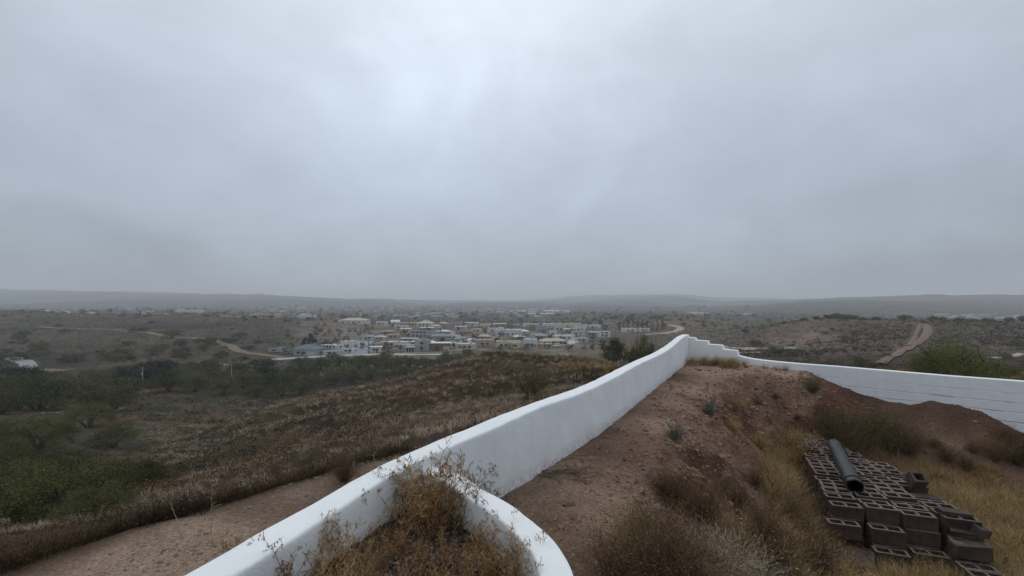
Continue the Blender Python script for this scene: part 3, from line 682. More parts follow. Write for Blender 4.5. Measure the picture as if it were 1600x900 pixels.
# bunch grass on the near hillside
def th(x, y, z):
    a,_ = sdist(LW, x, y); b_,_ = sdist(RW, x, y); px = HX+F*x/y
    stw = np.clip(3.45-(y-3.5)*.27, .7, 3.6)
    return (a < -stw-.15-.7*np.abs(fbm(x/1.1, y/1.1, 511, 3)))&(b_ < 1e9)&(fbm(x/6, y/6, 501, 2)+.6*rng.uniform(-1,1,x.shape) > -.45)&((a<0)&((b_>0)|(b_<-1.2)))
def grid_tufts(sp, y0, y1, u0, u1):
    gx, gy = np.meshgrid(np.arange(u0*y1, u1*y1, sp), np.arange(y0, y1, sp)); x = (gx+rng.uniform(-.48,.48,gx.shape)*sp).ravel(); y = (gy+rng.uniform(-.48,.48,gx.shape)*sp).ravel()
    k = (x/y > u0)&(x/y < u1)&(y > y0)&(y < y1); x = x[k]; y = y[k]; z = height(x, y); k = th(x, y, z)&(rng.uniform(0,1,len(x)) < .93)
    return np.stack([x, y, z], -1)[k]
mb = MB()
mb2 = MB(); P = grid_tufts(.40, 5, 13, -1.35, .3); P = P[fbm(P[:,0]/1.6, P[:,1]/1.6, 513, 3)+.35*rng.uniform(-1,1,len(P)) > -.22]; s_ = np.exp(rng.normal(0,.42,len(P))); blades(mb2, P, 40, .17*s_, .30*s_, .008, .9)
P = grid_tufts(.47, 12, 31, -1.2, .42); s_ = np.exp(rng.normal(0,.28,len(P))); blades(mb, P, 36, .22*s_, .27*s_, .017, .8)
P = grid_tufts(.70, 30, 84, -.80, .42); s_ = np.exp(rng.normal(0,.28,len(P))); blades(mb, P, 34, .34*s_, .36*s_, .042, .75)
tag(mb2.build('low_brush', M['brush_edge']), 'dark low brush on the slope just below the dirt strip', 'brush', kind='stuff')
tag(mb.build('bunch_grass', M['grass_hill']), 'tan bunch grass covering the hillside beyond the wall', 'grass', kind='stuff')
# brown low brush along the outer edge of the strip and in patches of the hillside
def te(x, y, z):
    a,_ = sdist(LW, x, y); b_,_ = sdist(RW, x, y); stw = np.clip(3.45-(y-3.5)*.27, .7, 3.6); q = -a-stw
    return (b_ > 0)&(q > .5)&(q < 3.4)&(rng.uniform(0,1,x.shape) < (1.1-q*.3)*(.35+.65*(fbm(x/1.2,y/1.2,507,2) > -.1)))
P = vis_scatter(1500, (-220, 640), (560, 1100), (3.2, 13), te); mb = MB(); blades(mb, P, 22, rng.uniform(.10,.30,len(P)), .34, .006, .7, segs=2)
leaf_cloud(mb, np.repeat(P, 14, axis=0)+rng.normal(0,1,(len(P)*14,3))*np.array([.16,.16,.08])+np.array([0,0,.14]), .032, .010)
tag(mb.build('dry_brush', M['brush_edge']), 'brown dry brush fringing the outer edge of the dirt strip', 'brush', kind='stuff')
P = vis_scatter(900, (100, 900), (520, 860), (12, 75), lambda x,y,z: th(x,y,z)&(fbm(x/11, y/11, 533, 3) > .12)); mb = MB()
s_ = .22+.004*P[:,1]
leaf_cloud(mb, np.repeat(P, 34, axis=0)+rng.normal(0,1,(len(P)*34,3))*np.repeat(s_, 34)[:,None]*np.array([.8,.8,.45])+np.array([0,0,.2]), .10, .045)
tag(mb.build('dark_scrub', M['brush_brown']), 'low dark scrub dotted over the hillside', 'scrub', kind='stuff')
# far scrub of the valley and the hills: small leafy lumps
mb = MB()
def tf(x, y, z):
    clear = np.ones(x.shape, bool)
    for W_, wd_ in TRACKS: clear &= segdist(W_, x, y) > wd_*.5+1.2
    u = x/y; tw = (u > -.50)&(u < .26)&(y > 236)&(y < 470)
    px = HX+u*F; bare = (px > 1200)&(px < 1310)&(y > 200)&(y < 275)&(rng.uniform(0,1,x.shape) < .8)
    return clear&(~tw)&(~bare)&(fbm(x/40, y/40, 551, 3)+.5*rng.uniform(-1,1,x.shape) > -.25)
for (n, dr, r, k, ll) in ((5200,(24,90),.45,26,.12),(7500,(90,230),.85,22,.30),(11000,(150,620),1.2,16,.55),(6500,(600,1700),2.6,12,1.6)):
    P = vis_scatter(n, (-60,1660), (472,760), dr, (lambda x,y,z: tf(x,y,z)&((y>88)|(~th(x,y,z))|(x/y<-.55))&outside(x,y)) )
    sz = r*np.exp(rng.normal(-.2,.45,len(P)))
    C_ = np.repeat(P, k, axis=0)+rng.normal(0,1,(len(P)*k,3))*np.repeat(sz, k)[:,None]*np.array([.6,.6,.38])+np.repeat(np.stack([0*sz,0*sz,sz*.45],-1), k, axis=0)
    leaf_cloud(mb, C_, ll, ll*.5)
tag(mb.build('desert_scrub', M['brush_far']), 'dark scrub dotted over the valley and the low hills', 'scrub', kind='stuff')
# ochre grass behind the right wall and pale grass on the hill crest beyond the left wall
mb = MB()
P = vis_scatter(2600, (1090, 1620), (530, 610), (16, 60), lambda x,y,z: outside(x,y)&(fbm(x/8,y/8,561,3)>-.2)); blades(mb, P, 16, rng.uniform(.25,.5,len(P)), .5, .03, .6)
P = vis_scatter(420, (880, 985), (550, 590), (28, 50), th); blades(mb, P, 18, rng.uniform(.35,.6,len(P)), .5, .03, .7)
tag(mb.build('dry_grass', M['grass_dry']), 'pale dry grass on the hill just beyond the walls', 'grass', kind='stuff')
# yard grasses
def tg(x, y, z):
    cr,_ = sdist(CREST, x, y); b_,_ = sdist(RW, x, y); px = HX+F*x/y; py = HY-F*z/y
    pr = np.where(px > 1375, sstep(690, 735, py+ .12*(px-1500)*0), sstep(1.5, 2.2, cr)*.5)
    return in_yard(x,y)&(z < -2.6)&(rng.uniform(0,1,x.shape) < pr)&(b_ > 1.2)
mb = MB()
P = vis_scatter(1500, (1370, 1720), (690, 1000), (4, 11), tg); blades(mb, P, 42, rng.uniform(.16,.36,len(P)), .28, .006, .8, segs=3)
tag(mb.build('yellow_grass', M['grass_dry']), 'yellow dry grass filling the pit floor right of the block pile', 'grass', kind='stuff')
mb = MB()
P = vis_scatter(520, (1130, 1420), (720, 1020), (4, 9), lambda x,y,z: in_yard(x,y)&(z < -2.9)&(HX+F*x/y < 1330)); blades(mb, P, 40, rng.uniform(.14,.30,len(P)), .26, .006, .8, segs=3)
P = vis_scatter(26, (1060, 1150), (560, 590), (12, 15.5), lambda x,y,z: in_yard(x,y)&(sdist(RW,x,y)[0] < .7)&(sdist(RW,x,y)[0] > .12)); blades(mb, P, 44, .30, .22, .010, .6)
P = vis_scatter(6, (1160, 1250), (560, 600), (12, 14), lambda x,y,z: in_yard(x,y)&(sdist(RW,x,y)[0] < .4)); blades(mb, P, 34, .2, .2, .010, .6)
tag(mb.build('straw_grass', M['grass_dry']), 'straw coloured grass between the bushes and at the wall corner', 'grass', kind='stuff')
# ------------------------------------------------------------------ bushes
def twig_bush(name, mats, n, h, r, twigw, leaf=None, leafsz=.02, nleaf=0, curl=.5, seg=5, lean=1.0):
    """many curved forking twigs (+ small leaves); returns mesh objects parented to an Empty"""
    tw = MB(); tips = []
    for i in range(n):
        a = rng.uniform(0, 6.28); e = rng.uniform(.15, 1.0)**lean
        d = np.array([math.cos(a)*r*e, math.sin(a)*r*e, h*(1.1-.55*e)])*rng.uniform(.6, 1.1)
        p0 = np.array([math.cos(a), math.sin(a), 0])*rng.uniform(0, .12)*r; pts = [p0-np.array([0,0,.04])]; wob = rng.normal(0, .09*h, (seg, 3))
        for k in range(1, seg+1):
            q = k/seg; pts.append(p0+d*np.array([q**1.1, q**1.1, q**.85])+wob[k-1]*q*curl)
        tw.ribbon(pts, [twigw*(1.2-.9*k/seg) for k in range(seg+1)])
        for b_ in range(3):
            k = rng.integers(2, seg+1); s0 = pts[k]; dd = (d/np.linalg.norm(d)+rng.normal(0, .55, 3)); L_ = h*rng.uniform(.12, .34)
            q1 = s0+dd*L_*.5; q2 = s0+dd*L_+rng.normal(0,.04,3)*h
            tw.ribbon([s0, q1, q2], [twigw*.7, twigw*.5, twigw*.3]); tips += [q1, q2, (q1+q2)/2]
        tips += pts[2:]
    root = empty(name, (0,0,0)); o = tw.build('twigs', mats[0], root)
    if leaf:
        lf = MB(); T = np.array(tips); C_ = T[rng.integers(0, len(T), nleaf)]+rng.normal(0, .03*h+.01, (nleaf,3)); C_[:,2] = np.maximum(C_[:,2], .02)
        leaf_cloud(lf, C_, leafsz, leafsz*.38); lf.build('foliage', mats[1], root)
    return root
used = set()
def put(proto, x, y, z, sc, rz, label, cat, group, name=None, szz=1.0):
    if id(proto) not in used: o = proto; used.add(id(proto))
    else: o = copy_tree(proto)
    o.location = (x, y, z); o.scale = (sc, sc, sc*szz); o.rotation_euler = (0, 0, rz)
    tag(o, label, cat, group)
    if group is None and 'group' in o.keys(): del o['group']
    return o
B = {}
B['brown'] = [twig_bush('dry_bush', [M['brush_brown'], M['brush_brown']], 250, .55, .42, .005, 1, .026, 1500) for _ in range(3)]
B['straw'] = [twig_bush('straw_bush', [M['twig'], M['grass_dry']], 150, .42, .45, .006, 1, .03, 500, curl=1.0) for _ in range(2)]
B['olive'] = [twig_bush('green_bush', [M['brush_brown'], M['leaf_bushgreen']], 150, .62, .6, .007, 1, .030, 2300) for _ in range(3)]
B['sage'] = [twig_bush('sage_bush', [M['leaf_sage'], M['leaf_sage']], 70, .3, .24, .005, 1, .022, 1600)]
B['ochre'] = [twig_bush('ochre_bush', [M['grass_dry'], M['grass_dry']], 220, .5, .5, .005, 1, .03, 350, curl=1) for _ in range(2)]
def bush(kind, px, py, sc, label, group, szz=1.0, cat='bush'):
    x, y, z = cast(px, py); pr = B[kind][rng.integers(0, len(B[kind]))]
    put(pr, x, y, z-.03, sc, rng.uniform(0, 6.28), label, cat, group, szz=szz)
for px, py, sc in ((985,870,.85),(1020,905,.9),(960,920,.8),(1045,860,.75),(1060,800,.8),(1100,815,.95),(1045,775,.6),(1130,850,.8),(1010,830,.5),(1075,930,1.0),(1150,800,.8),(1125,770,.6)):
    bush('brown' if rng.uniform() < .75 else 'ochre', px, py, sc*.86, 'brown dry bush on the slope between the planter and the block pile', 'brown bushes on the slope')
for px, py, sc in ((1190,700,.7),(1210,725,.9),(1215,770,1.0),(1230,815,1.0),(1195,850,.9),(1250,850,1.0),(1215,900,1.1),(1275,900,1.0),(1180,760,.6),(1240,750,.7),(1160,880,.9),(1310,930,1.0)):
    bush('brown' if rng.uniform() < .75 else 'ochre', px, py, sc*.88, 'dry  brown bush crowding the left side of the block pile', 'brown bushes beside the block pile')
for px, py, sc in ((1125,890,.85),(1160,925,.95),(1185,900,.75),(1120,850,.55),(1225,945,.9),(1290,890,.6)):
    bush('straw', px, py, sc, 'pale tangle of straw twigs on the lower slope', 'pale straw tangles')
for px, py, sc in ((1245,730,1.1),(1235,700,.9),(1265,760,.8),(1205,745,.8),(1262,700,.7)):
    bush('ochre', px, py, sc, 'ochre grassy bush leaning over the left edge of the block pile', 'ochre bushes at the pile')
for px, py, sc in ((1305,690,1.25),(1350,695,1.5),(1385,705,1.3),(1420,710,1.1),(1330,715,1.2),(1290,665,.8),(1375,680,1.1)):
    bush('olive', px, py, sc*.86, 'olive green twiggy shrub behind the block pile', 'shrubs behind the block pile')
bush('sage', 1072, 905, .9, 'blue grey sage bush low on the slope', None)
bush('sage', 1055, 685, .75, 'small grey green bush near the top of the cut slope', None)
bush('sage', 1109, 650, .9, 'dark grey bush beside the stones on the cut slope', None)
bush('ochre', 1147, 640, .75, 'yellowish bush on the back slope of the pit', None)
bush('ochre', 1144, 670, .42, 'small tan tuft on the back slope below the yellowish bush', None)
bush('olive', 1184, 631, .28, 'small green plant alone on the bare back slope', None)
bush('brown', 1212, 622, .3, 'small dark tuft on the bare back slope', None)
bush('brown', 1245, 655, .3, 'small dark tuft above the ochre bushes', None)
bush('olive', 1270, 612, .62, 'grey green bush at the crest of the back slope', None)
bush('olive', 1519, 706, .35, 'little green plant on the pink dirt under the right wall', None)
for px, py, sc in ((1480,722,.7),(1510,735,.6),(1555,720,.9),(1590,725,1.0),(1460,700,.5),(1575,690,.6)):
    bush('brown', px, py, sc, 'low brown scrub on the flat dirt right of the pile', 'scrub below the right wall')
bush('brown', 1120, 569, .5, 'dark brushy pile against the stepped corner wall', None, szz=.5)
bush('brown', 1148, 570, .4, 'small dark brush heap right of the stepped corner', None, szz=.5)
bush('olive', 830, 622, 2.3, 'bright green broom shrub on the hillside just beyond the wall', None)
bush('olive', 482, 733, .85, 'grey green bush at the left edge of the hillside brush', None)
bush('olive', 430, 745, .8, 'dull green bush at the edge of the dirt strip', None)
bush('brown', 538, 752, .6, 'dry brown weed clump close outside the wall', None)
# yellow shrub and others beyond the right wall are placed with the trees
# a few tall bare stalks
def stalk(px, py, h, label, lean=(0,0)):
    x, y, z = cast(px, py); mb = MB()
    p = [(0,0,-.05),(lean[0]*.4*h,lean[1]*.4*h,h*.5),(lean[0]*h,lean[1]*h,h)]
    mb.tube(p, [.0045,.0035,.002], 4); mb.m[-1][:] = 0
    for k in range(7):
        q = rng.uniform(.45, 1); s0 = np.array(p[1])+(np.array(p[2])-np.array(p[1]))*(q-.45)/.55; e = s0+rng.normal(0,1,3)*np.array([.09,.09,.02])*h+np.array([0,0,.08*h])
        mb.tube([s0, (s0+e)/2+np.array([0,0,.01]), e], [.003,.0025,.0015], 3)
    o = mb.build('dry_stalk', M['twig']); o.location = (x, y, z); tag(o, label, 'stalk')
stalk(330, 835, .50, 'tall pale stalk standing on the dirt strip', (.02,0)); stalk(285, 840, .34, 'leaning dry stalk left of the tall pale stalk', (-.45,.1))

# ------------------------------------------------------------------ planter weeds
def weed(h, nst, spread, dark=False):
    mb = MB(); 
    for i in range(nst):
        a = rng.uniform(0, 6.28); d = np.array([math.cos(a)*spread*rng.uniform(.2,1), math.sin(a)*spread*rng.uniform(.2,1), 1.0]); hh_ = h*rng.uniform(.65, 1.1)
        p = np.array([0,0,-.03]); pts = [p]; K = 9; dd = d/np.linalg.norm(d)
        for k in range(K):
            dd = dd+rng.normal(0,.16,3); dd /= np.linalg.norm(dd); p = p+dd*hh_/K*1.1; pts.append(p)
        mb.tube(pts, [.0031*(1-.75*k/K) for k in range(K+1)], 3)
        for b_ in range(17):
            k = rng.integers(1, K+1); s0 = pts[k]; q = k/K
            e = rng.normal(0,1,3); e[2] = abs(e[2])*.7; e /= np.linalg.norm(e); L_ = h*rng.uniform(.10,.26)*(1.2-q*.6)
            m1 = s0+e*L_*.55+np.array([0,0,.01]); m2 = s0+e*L_+np.array([0,0,-.25*L_ if dark else .02])
            mb.tube([s0, m1, m2], [.0018,.0014,.0009], 3)
            # small curled leaves / seed clusters along the twig
            for c_ in range(5 if not dark else 9):
                f = rng.uniform(.3, 1); b0 = (s0+(m1-s0)*f*2) if f < .5 else (m1+(m2-m1)*(f*2-1)); l_ = rng.uniform(.008,.022)
                dr_ = rng.normal(0,1,3); dr_[2] -= .6; dr_ /= np.linalg.norm(dr_)
                mb.ribbon([b0, b0+dr_*l_*.6, b0+dr_*l_+np.array([0,0,-.3*l_])], [.003,.0045,.002], 1 if dark else 0)
    return mb
WP = []
for k in range(6): WP.append(weed(.34, 7, .55).build('dry_weed', [M['weed'], M['weed_dark']]))
WD = []
for k in range(3): WD.append(weed(.40, 3, .25, True).build('dry_weed', [M['twig'], M['weed_dark']]))
def wput(lst, x, y, sc, label, group, z=-1.44):
    pr = lst[rng.integers(0, len(lst))]
    put(pr, x, y, z, sc, rng.uniform(0,6.28), label, 'weed', group)
def soil_xy(px, py, z=-1.43):
    d = z*F/(HY-py); return (px-HX)/F*d, d
for px, py, sc in ((470,872,.9),(430,900,.9),(500,905,1.0),(540,880,.85),(400,930,1.0),(455,940,1.1),(560,930,1.0),(515,950,1.0)):
    x, y = soil_xy(px, py); wput(WP, x, y, sc*.95, 'orange brown dry weed at the left end of the planter', 'weeds at the left of the planter')
for px, py, sc in ((650,800,1.0),(680,796,1.15),(705,802,1.0),(665,815,1.05),(695,822,1.0),(720,825,.85),(640,825,.85),(675,840,.9),(655,785,.9),(700,785,.9)):
    x, y = soil_xy(px, py); wput(WP, x, y, sc*1.12, 'dense golden dry weed in the far corner of the planter', 'weeds in the planter corner')
for px, py, sc in ((620,870,.7),(660,880,.7),(700,880,.7),(740,870,.8),(760,890,.9),(720,910,.9),(680,920,.8),(630,920,.8),(780,920,1.0),(590,895,.7),(740,940,.9),(800,935,1.0),(655,905,.6),(745,845,.6)):
    x, y = soil_xy(px, py); wput(WP, x, y, sc*.80, 'low tangled dry weed in the middle of the planter', 'weeds in the middle of the planter')
for px, py, sc in ((590,812,.95),(612,812,.8),(535,852,.75),(640,800,.85),(655,792,.7)):
    x, y = soil_xy(px, py); wput(WD, x, y, sc, 'grey weed with drooping seed heads against the long wall', 'seed head weeds against the wall')
for px, py, sc in ((735,800,.95),(758,815,.75),(775,845,.8)):
    x, y = soil_xy(px, py); wput(WD, x, y, sc, 'grey weed with drooping seed heads against the curved planter wall', 'seed head weeds at the planter wall')
for px, py, sc in ((795,862,.8),(815,905,1.0),(800,900,.8)):
    x, y = soil_xy(px, py); wput(WP, x, y, sc*.95, 'spindly tan weed reaching over the curved planter wall', 'weeds reaching over the planter wall')
for px, py, sc in ((728,775,1.1),(748,790,1.2),(790,775,.85),(798,795,.6),(768,800,.8)):
    d = 1.88*F/(py+45-HY); x = (px-HX)/F*d; wput(WD, x, max(d, 3.4), sc*1.0, 'dark seed head weed standing behind the planter wall', 'weeds behind the planter wall', z=at(x, max(d,3.4)))
# leaf litter and fine tangle over the soil
mb = MB(); P = np.stack([rng.uniform(-1.7,.15,2600), rng.uniform(1.2,3.4,2600), np.full(2600,-1.405)], -1); P = P[poly_inside(P[:,0],P[:,1],PLANT)]
leaf_cloud(mb, P+rng.normal(0,1,P.shape)*np.array([0,0,.012]), .032, .006)
P = P[fbm(P[:,0]*2.4,P[:,1]*2.4,777,2)>-.15][:330]; blades(mb, P, 9, .10, .08, .0035, 1.1, segs=3)
tag(mb.build('leaf_litter', M['weed']), 'tan leaf litter and fine straw strewn over the planter soil', 'litter', kind='stuff')
# dried roots on the shelf beside the wall
mb = MB()
for i in range(46):
    u0 = cast(800+rng.uniform(0,110), 728+rng.uniform(-16,26)); p = np.array(u0)+np.array([0,0,.01]); a = rng.uniform(-.5,.9); pts = [p]
    for k in range(6):
        a += rng.normal(0,.5); p = p+np.array([math.cos(a), math.sin(a), 0])*.05; p[2] = at(p[0], p[1])+.012; pts.append(p.copy())
    mb.tube(pts, [.003]*7, 3)
tag(mb.build('dead_runners', M['weed_dark']), 'dark dried runners spread on the dirt at the foot of the long wall', 'dead plant', kind='stuff')
# ------------------------------------------------------------------ block pile
def block_mesh(solid=False, half=False, chip=False):
    L_, W_, H_ = (.39 if not half else .19), .19, .197; t_ = .037
    bmm = bmesh.new()
    xs_ = [-L_/2, -L_/2+t_] + ([-t_/2, t_/2] if not half else []) + [L_/2-t_, L_/2]; ys_ = [-W_/2, -W_/2+t_, W_/2-t_, W_/2]
    nx, ny = len(xs_), 4; top = {}; bot = {}
    for i, x in enumerate(xs_):
        for j, y in enumerate(ys_):
            top[i,j] = bmm.verts.new((x,y,H_)); bot[i,j] = bmm.verts.new((x,y,0))
    hole = set() if solid else {(1,1),(3,1)} if not half else {(1,1)}
    for i in range(nx-1):
        for j in range(ny-1):
            if (i,j) in hole:
                for (a, b_) in (((i,j),(i+1,j)),((i+1,j),(i+1,j+1)),((i+1,j+1),(i,j+1)),((i,j+1),(i,j))):
                    bmm.faces.new((top[a], bot[a], bot[b_], top[b_])).material_index = 0
            else:
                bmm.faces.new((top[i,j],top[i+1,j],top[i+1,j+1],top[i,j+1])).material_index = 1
                bmm.faces.new((bot[i,j],bot[i,j+1],bot[i+1,j+1],bot[i+1,j]))
    ring = [(i,0) for i in range(nx)]+[(nx-1,j) for j in range(1,ny)]+[(i,ny-1) for i in range(nx-2,-1,-1)]+[(0,j) for j in range(ny-2,0,-1)]
    for k in range(len(ring)):
        a, b_ = ring[k], ring[(k+1)%len(ring)]; bmm.faces.new((bot[a],bot[b_],top[b_],top[a])).material_index = 0
    bmesh.ops.recalc_face_normals(bmm, faces=bmm.faces)
    for v in bmm.verts:
        v.co += Vector(rng.normal(0,.0016,3))
    if chip:
        k = top[nx-1,0]; k.co += Vector((-.035,.02,-.05)); top[nx-2,0].co += Vector((0,.004,-.012))
    ed = [e for e in bmm.edges if len(e.link_faces)==2 and e.calc_face_angle(0) > .8]
    bmesh.ops.bevel(bmm, geom=ed, offset=.0035, segments=1, affect='EDGES')
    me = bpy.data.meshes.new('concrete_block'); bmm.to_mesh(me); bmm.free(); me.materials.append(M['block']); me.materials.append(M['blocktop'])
    return me
BM_ = [block_mesh(), block_mesh(), block_mesh(chip=True)]; BS = block_mesh(solid=True); BH = block_mesh(half=True)
def blk(me, x, y, z, rz, label, group, rx=0, ry=0, m=None):
    o = bpy.data.objects.new('concrete_block', me); C.objects.link(o); o.location = (x,y,z); o.rotation_euler = (rx, ry, rz)
    tag(o, label, 'concrete block', group); return o
ORD = ['first','second','third','fourth','fifth','sixth','seventh','eighth','ninth','tenth','eleventh','twelfth','thirteenth','fourteenth','fifteenth','sixteenth','seventeenth','eighteenth','nineteenth','twentieth','twenty first','twenty second']
ZT = -2.93; BHt = .205                          # top of the pile, course height
p0 = np.array((4.66, 6.66)); pd = np.array((.42,.908)); pr_ = np.array((.955,-.297))
ang = math.atan2(pr_[1], pr_[0])
def bpos(c, r, jx=0, jy=0):
    q = p0+pr_*(c*(.435-.0021*r)+.2+jx)+pd*(r*.207+.1+jy+(0.0,-.02,-.10,-.12)[min(int(max(c,0)),3)])-np.array((.010*c*max(r,0), 0)); return q
start = {0:0, 1:0, 2:0, 3:0}; end = {0:20, 1:19, 2:17, 3:11}
miss = ((3,4),(3,5),(0,12),(1,15))
for c_ in range(4):
    for r_ in range(start[c_], end[c_]+1):
        if (c_, r_) in miss: continue
        q = bpos(c_, r_, rng.normal(0,.014), rng.normal(0,.005)); z_ = ZT-BHt+rng.normal(0,.006)-(.07 if r_ > 13 else 0)-(.03 if (c_*7+r_*3)%5 == 0 else 0)
        front = r_ <= start[c_]; wh = ('leftmost','second','third','rightmost')[c_]
        blk(BM_[rng.integers(0,3)] if r_ > 1 else BM_[0], q[0], q[1], z_, ang+rng.normal(0,.03),
            'brown hollow block at the near end of the %s row of the top layer'%wh if front else 'brown hollow block in the top layer, %s row, %s from the near end'%(wh, ORD[r_]),
            None if front else 'top layer, %s row'%wh)
for c_ in range(4):                            # second course: one row further out, and what shows at the sides and in gaps
    s2 = (-1,-1,0,-1)[c_]
    for r_ in range(s2, end[c_]+1):
        if r_ > 1 and c_ in (1,2) and not (c_ == 1 and r_ > 13): continue
        q = bpos(c_, r_, rng.normal(0,.012)-(.06 if (c_ == 0 and r_ < 0) else 0), rng.normal(0,.005)-.02)
        blk(BM_[0], q[0], q[1], ZT-BHt*2+rng.normal(0,.003)-.0, ang+rng.normal(0,.03),
            'brown block jutting out at the near end of the second layer, %s row'%('leftmost','second','third','rightmost')[c_] if r_ == s2 else 'brown block in the second layer, %s row, %s from the near end'%(('leftmost','second','third','rightmost')[c_], ORD[r_]), None if r_ == s2 else 'blocks of the second layer')
for c_ in range(4):                            # bottom course
    for r_ in range((0,-2,-1,-3)[c_], (9,1,1,1)[c_]):
        q = bpos(c_, r_, rng.normal(0,.012), rng.normal(0,.005)-.05); blk(BM_[0], q[0], q[1], ZT-BHt*3-.005+rng.normal(0,.003), ang+rng.normal(0,.03),
            'brown block in the bottom layer, %s row, %s from the near end'%(('leftmost','second','third','rightmost')[c_], ORD[r_-(0,-2,-1,-3)[c_]]), 'blocks of the bottom layer')
q = bpos(0, -1.2, -.02); o = blk(BS, q[0]-.03, q[1]-.14, ZT-BHt*2-.16, ang-.08, 'brown slab block leaning on edge at the near left corner', None, rx=1.35)
q = bpos(3, 4.9); o = blk(BH, q[0]+.0, q[1]+.05, ZT+.06, ang+.12, 'grey half block tipped up at the right edge of the pile', None, rx=.62, ry=0); 
o.data = BH.copy(); o.data.materials[0] = M['blockgrey']; o.data.materials[1] = M['blockgrey']
def slab(px_c, r_, dz, lw, label, rz=0, rx=0, ry=0):
    q = bpos(px_c, r_); mb = MB(); l, w_, h_ = lw; k = 5
    mb.box(-l/2, l/2, -w_/2, w_/2, 0, h_); V = mb.v[0]; V += rng.normal(0, .012, V.shape).astype(np.float32)
    o = mb.build('broken_slab', M['blockgrey']); o.location = (q[0], q[1], ZT+dz); o.rotation_euler = (rx, ry, ang+rz); tag(o, label, 'slab'); return o
slab(3, 4.0, -.10, (.36,.17,.07), 'flat grey slab below the tipped half block', .1, .08)
slab(3.05, 3.1, -.16, (.40,.18,.10), 'thick worn slab in the right column of the pile', -.1, .05)
slab(3, .6, .004, (.36,.16,.045), 'broken cap slab lying on the near right stack', .12, .03, .04)
slab(3.05, -.5, -.19, (.34,.15,.06), 'cracked slab on the lower near right block', -.15, .1, .05)
slab(3.35, -.6, -.16, (.16,.13,.12), 'pale broken lump at the near right corner of the pile', .5, .3, .2)
slab(2.95, -1.6, -.39, (.37,.18,.18), 'worn block low at the near right corner', .05)
# black pipe lying on the pile
a_ = np.array(((1336-HX)/F*7.0, 7.0, -2.84)); b__ = np.array(((1303-HX)/F*9.15, 9.15, -2.86)); ax = b__-a_; Lp = np.linalg.norm(ax)
pipe = empty('black_pipe', tuple(a_), 0, 'black hollow plastic pipe lying along the top of the block pile', 'pipe')
pipe.rotation_euler = Vector(ax).to_track_quat('Y', 'Z').to_euler()
bmp = bmesh.new(); segs, nl = 36, 30
for rr, inner in ((.112, 0), (.098, 1)):
    rings = []
    for k in range(nl+1):
        y_ = k/nl*Lp; ring = []
        for j in range(segs):
            t_ = 2*math.pi*j/segs; wv = rr*(1+.012*math.sin(3*t_+k*.2)+ (.03 if (not inner and 8<=j<=9) else 0))
            ring.append(bmp.verts.new((math.cos(t_)*wv*1.04, y_+.006*math.sin(5*t_)*(k in (0,nl)), math.sin(t_)*wv*.96)))
        rings.append(ring)
    for k in range(nl):
        for j in range(segs):
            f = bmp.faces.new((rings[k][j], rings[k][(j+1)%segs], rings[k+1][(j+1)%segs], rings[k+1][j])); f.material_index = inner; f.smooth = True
    if not inner: outer = rings
    else:
        for e in (0, nl):
            for j in range(segs): bmp.faces.new((outer[e][j], outer[e][(j+1)%segs], rings[e][(j+1)%segs], rings[e][j]))
bmesh.ops.recalc_face_normals(bmp, faces=bmp.faces)
me = bpy.data.meshes.new('tube'); bmp.to_mesh(me); bmp.free(); me.materials.append(M['pipe']); me.materials.append(M['pipedark'])
o = bpy.data.objects.new('tube', me); C.objects.link(o); o.parent = pipe
mb = MB()
for yy in (.16, .19): mb.tube([(math.cos(t_)*.1185, yy, math.sin(t_)*.111) for t_ in np.linspace(0, 2*math.pi, 25)], .005, 4)
mb.build('wrapping_band', M['pipedark'], pipe)
# scraps left of the far end of the pile
for i, (px, py, l) in enumerate(((1222,684,.7),(1232,690,.6))):
    x, y, z = cast(px, py); mb = MB(); mb.box(-l/2, l/2, -.02, .02, 0, .02); o = mb.build('steel_bar' if i else 'wooden_strip', M['pipedark'] if i else M['wood']); o.location = (x, y, -2.98); o.rotation_euler = (0,0,-.25+.1*i)
    tag(o, ('thin dark bar lying off the far left corner of the pile' if i else 'grey wooden strip lying off the far left corner of the pile'), 'bar' if i else 'wood strip')
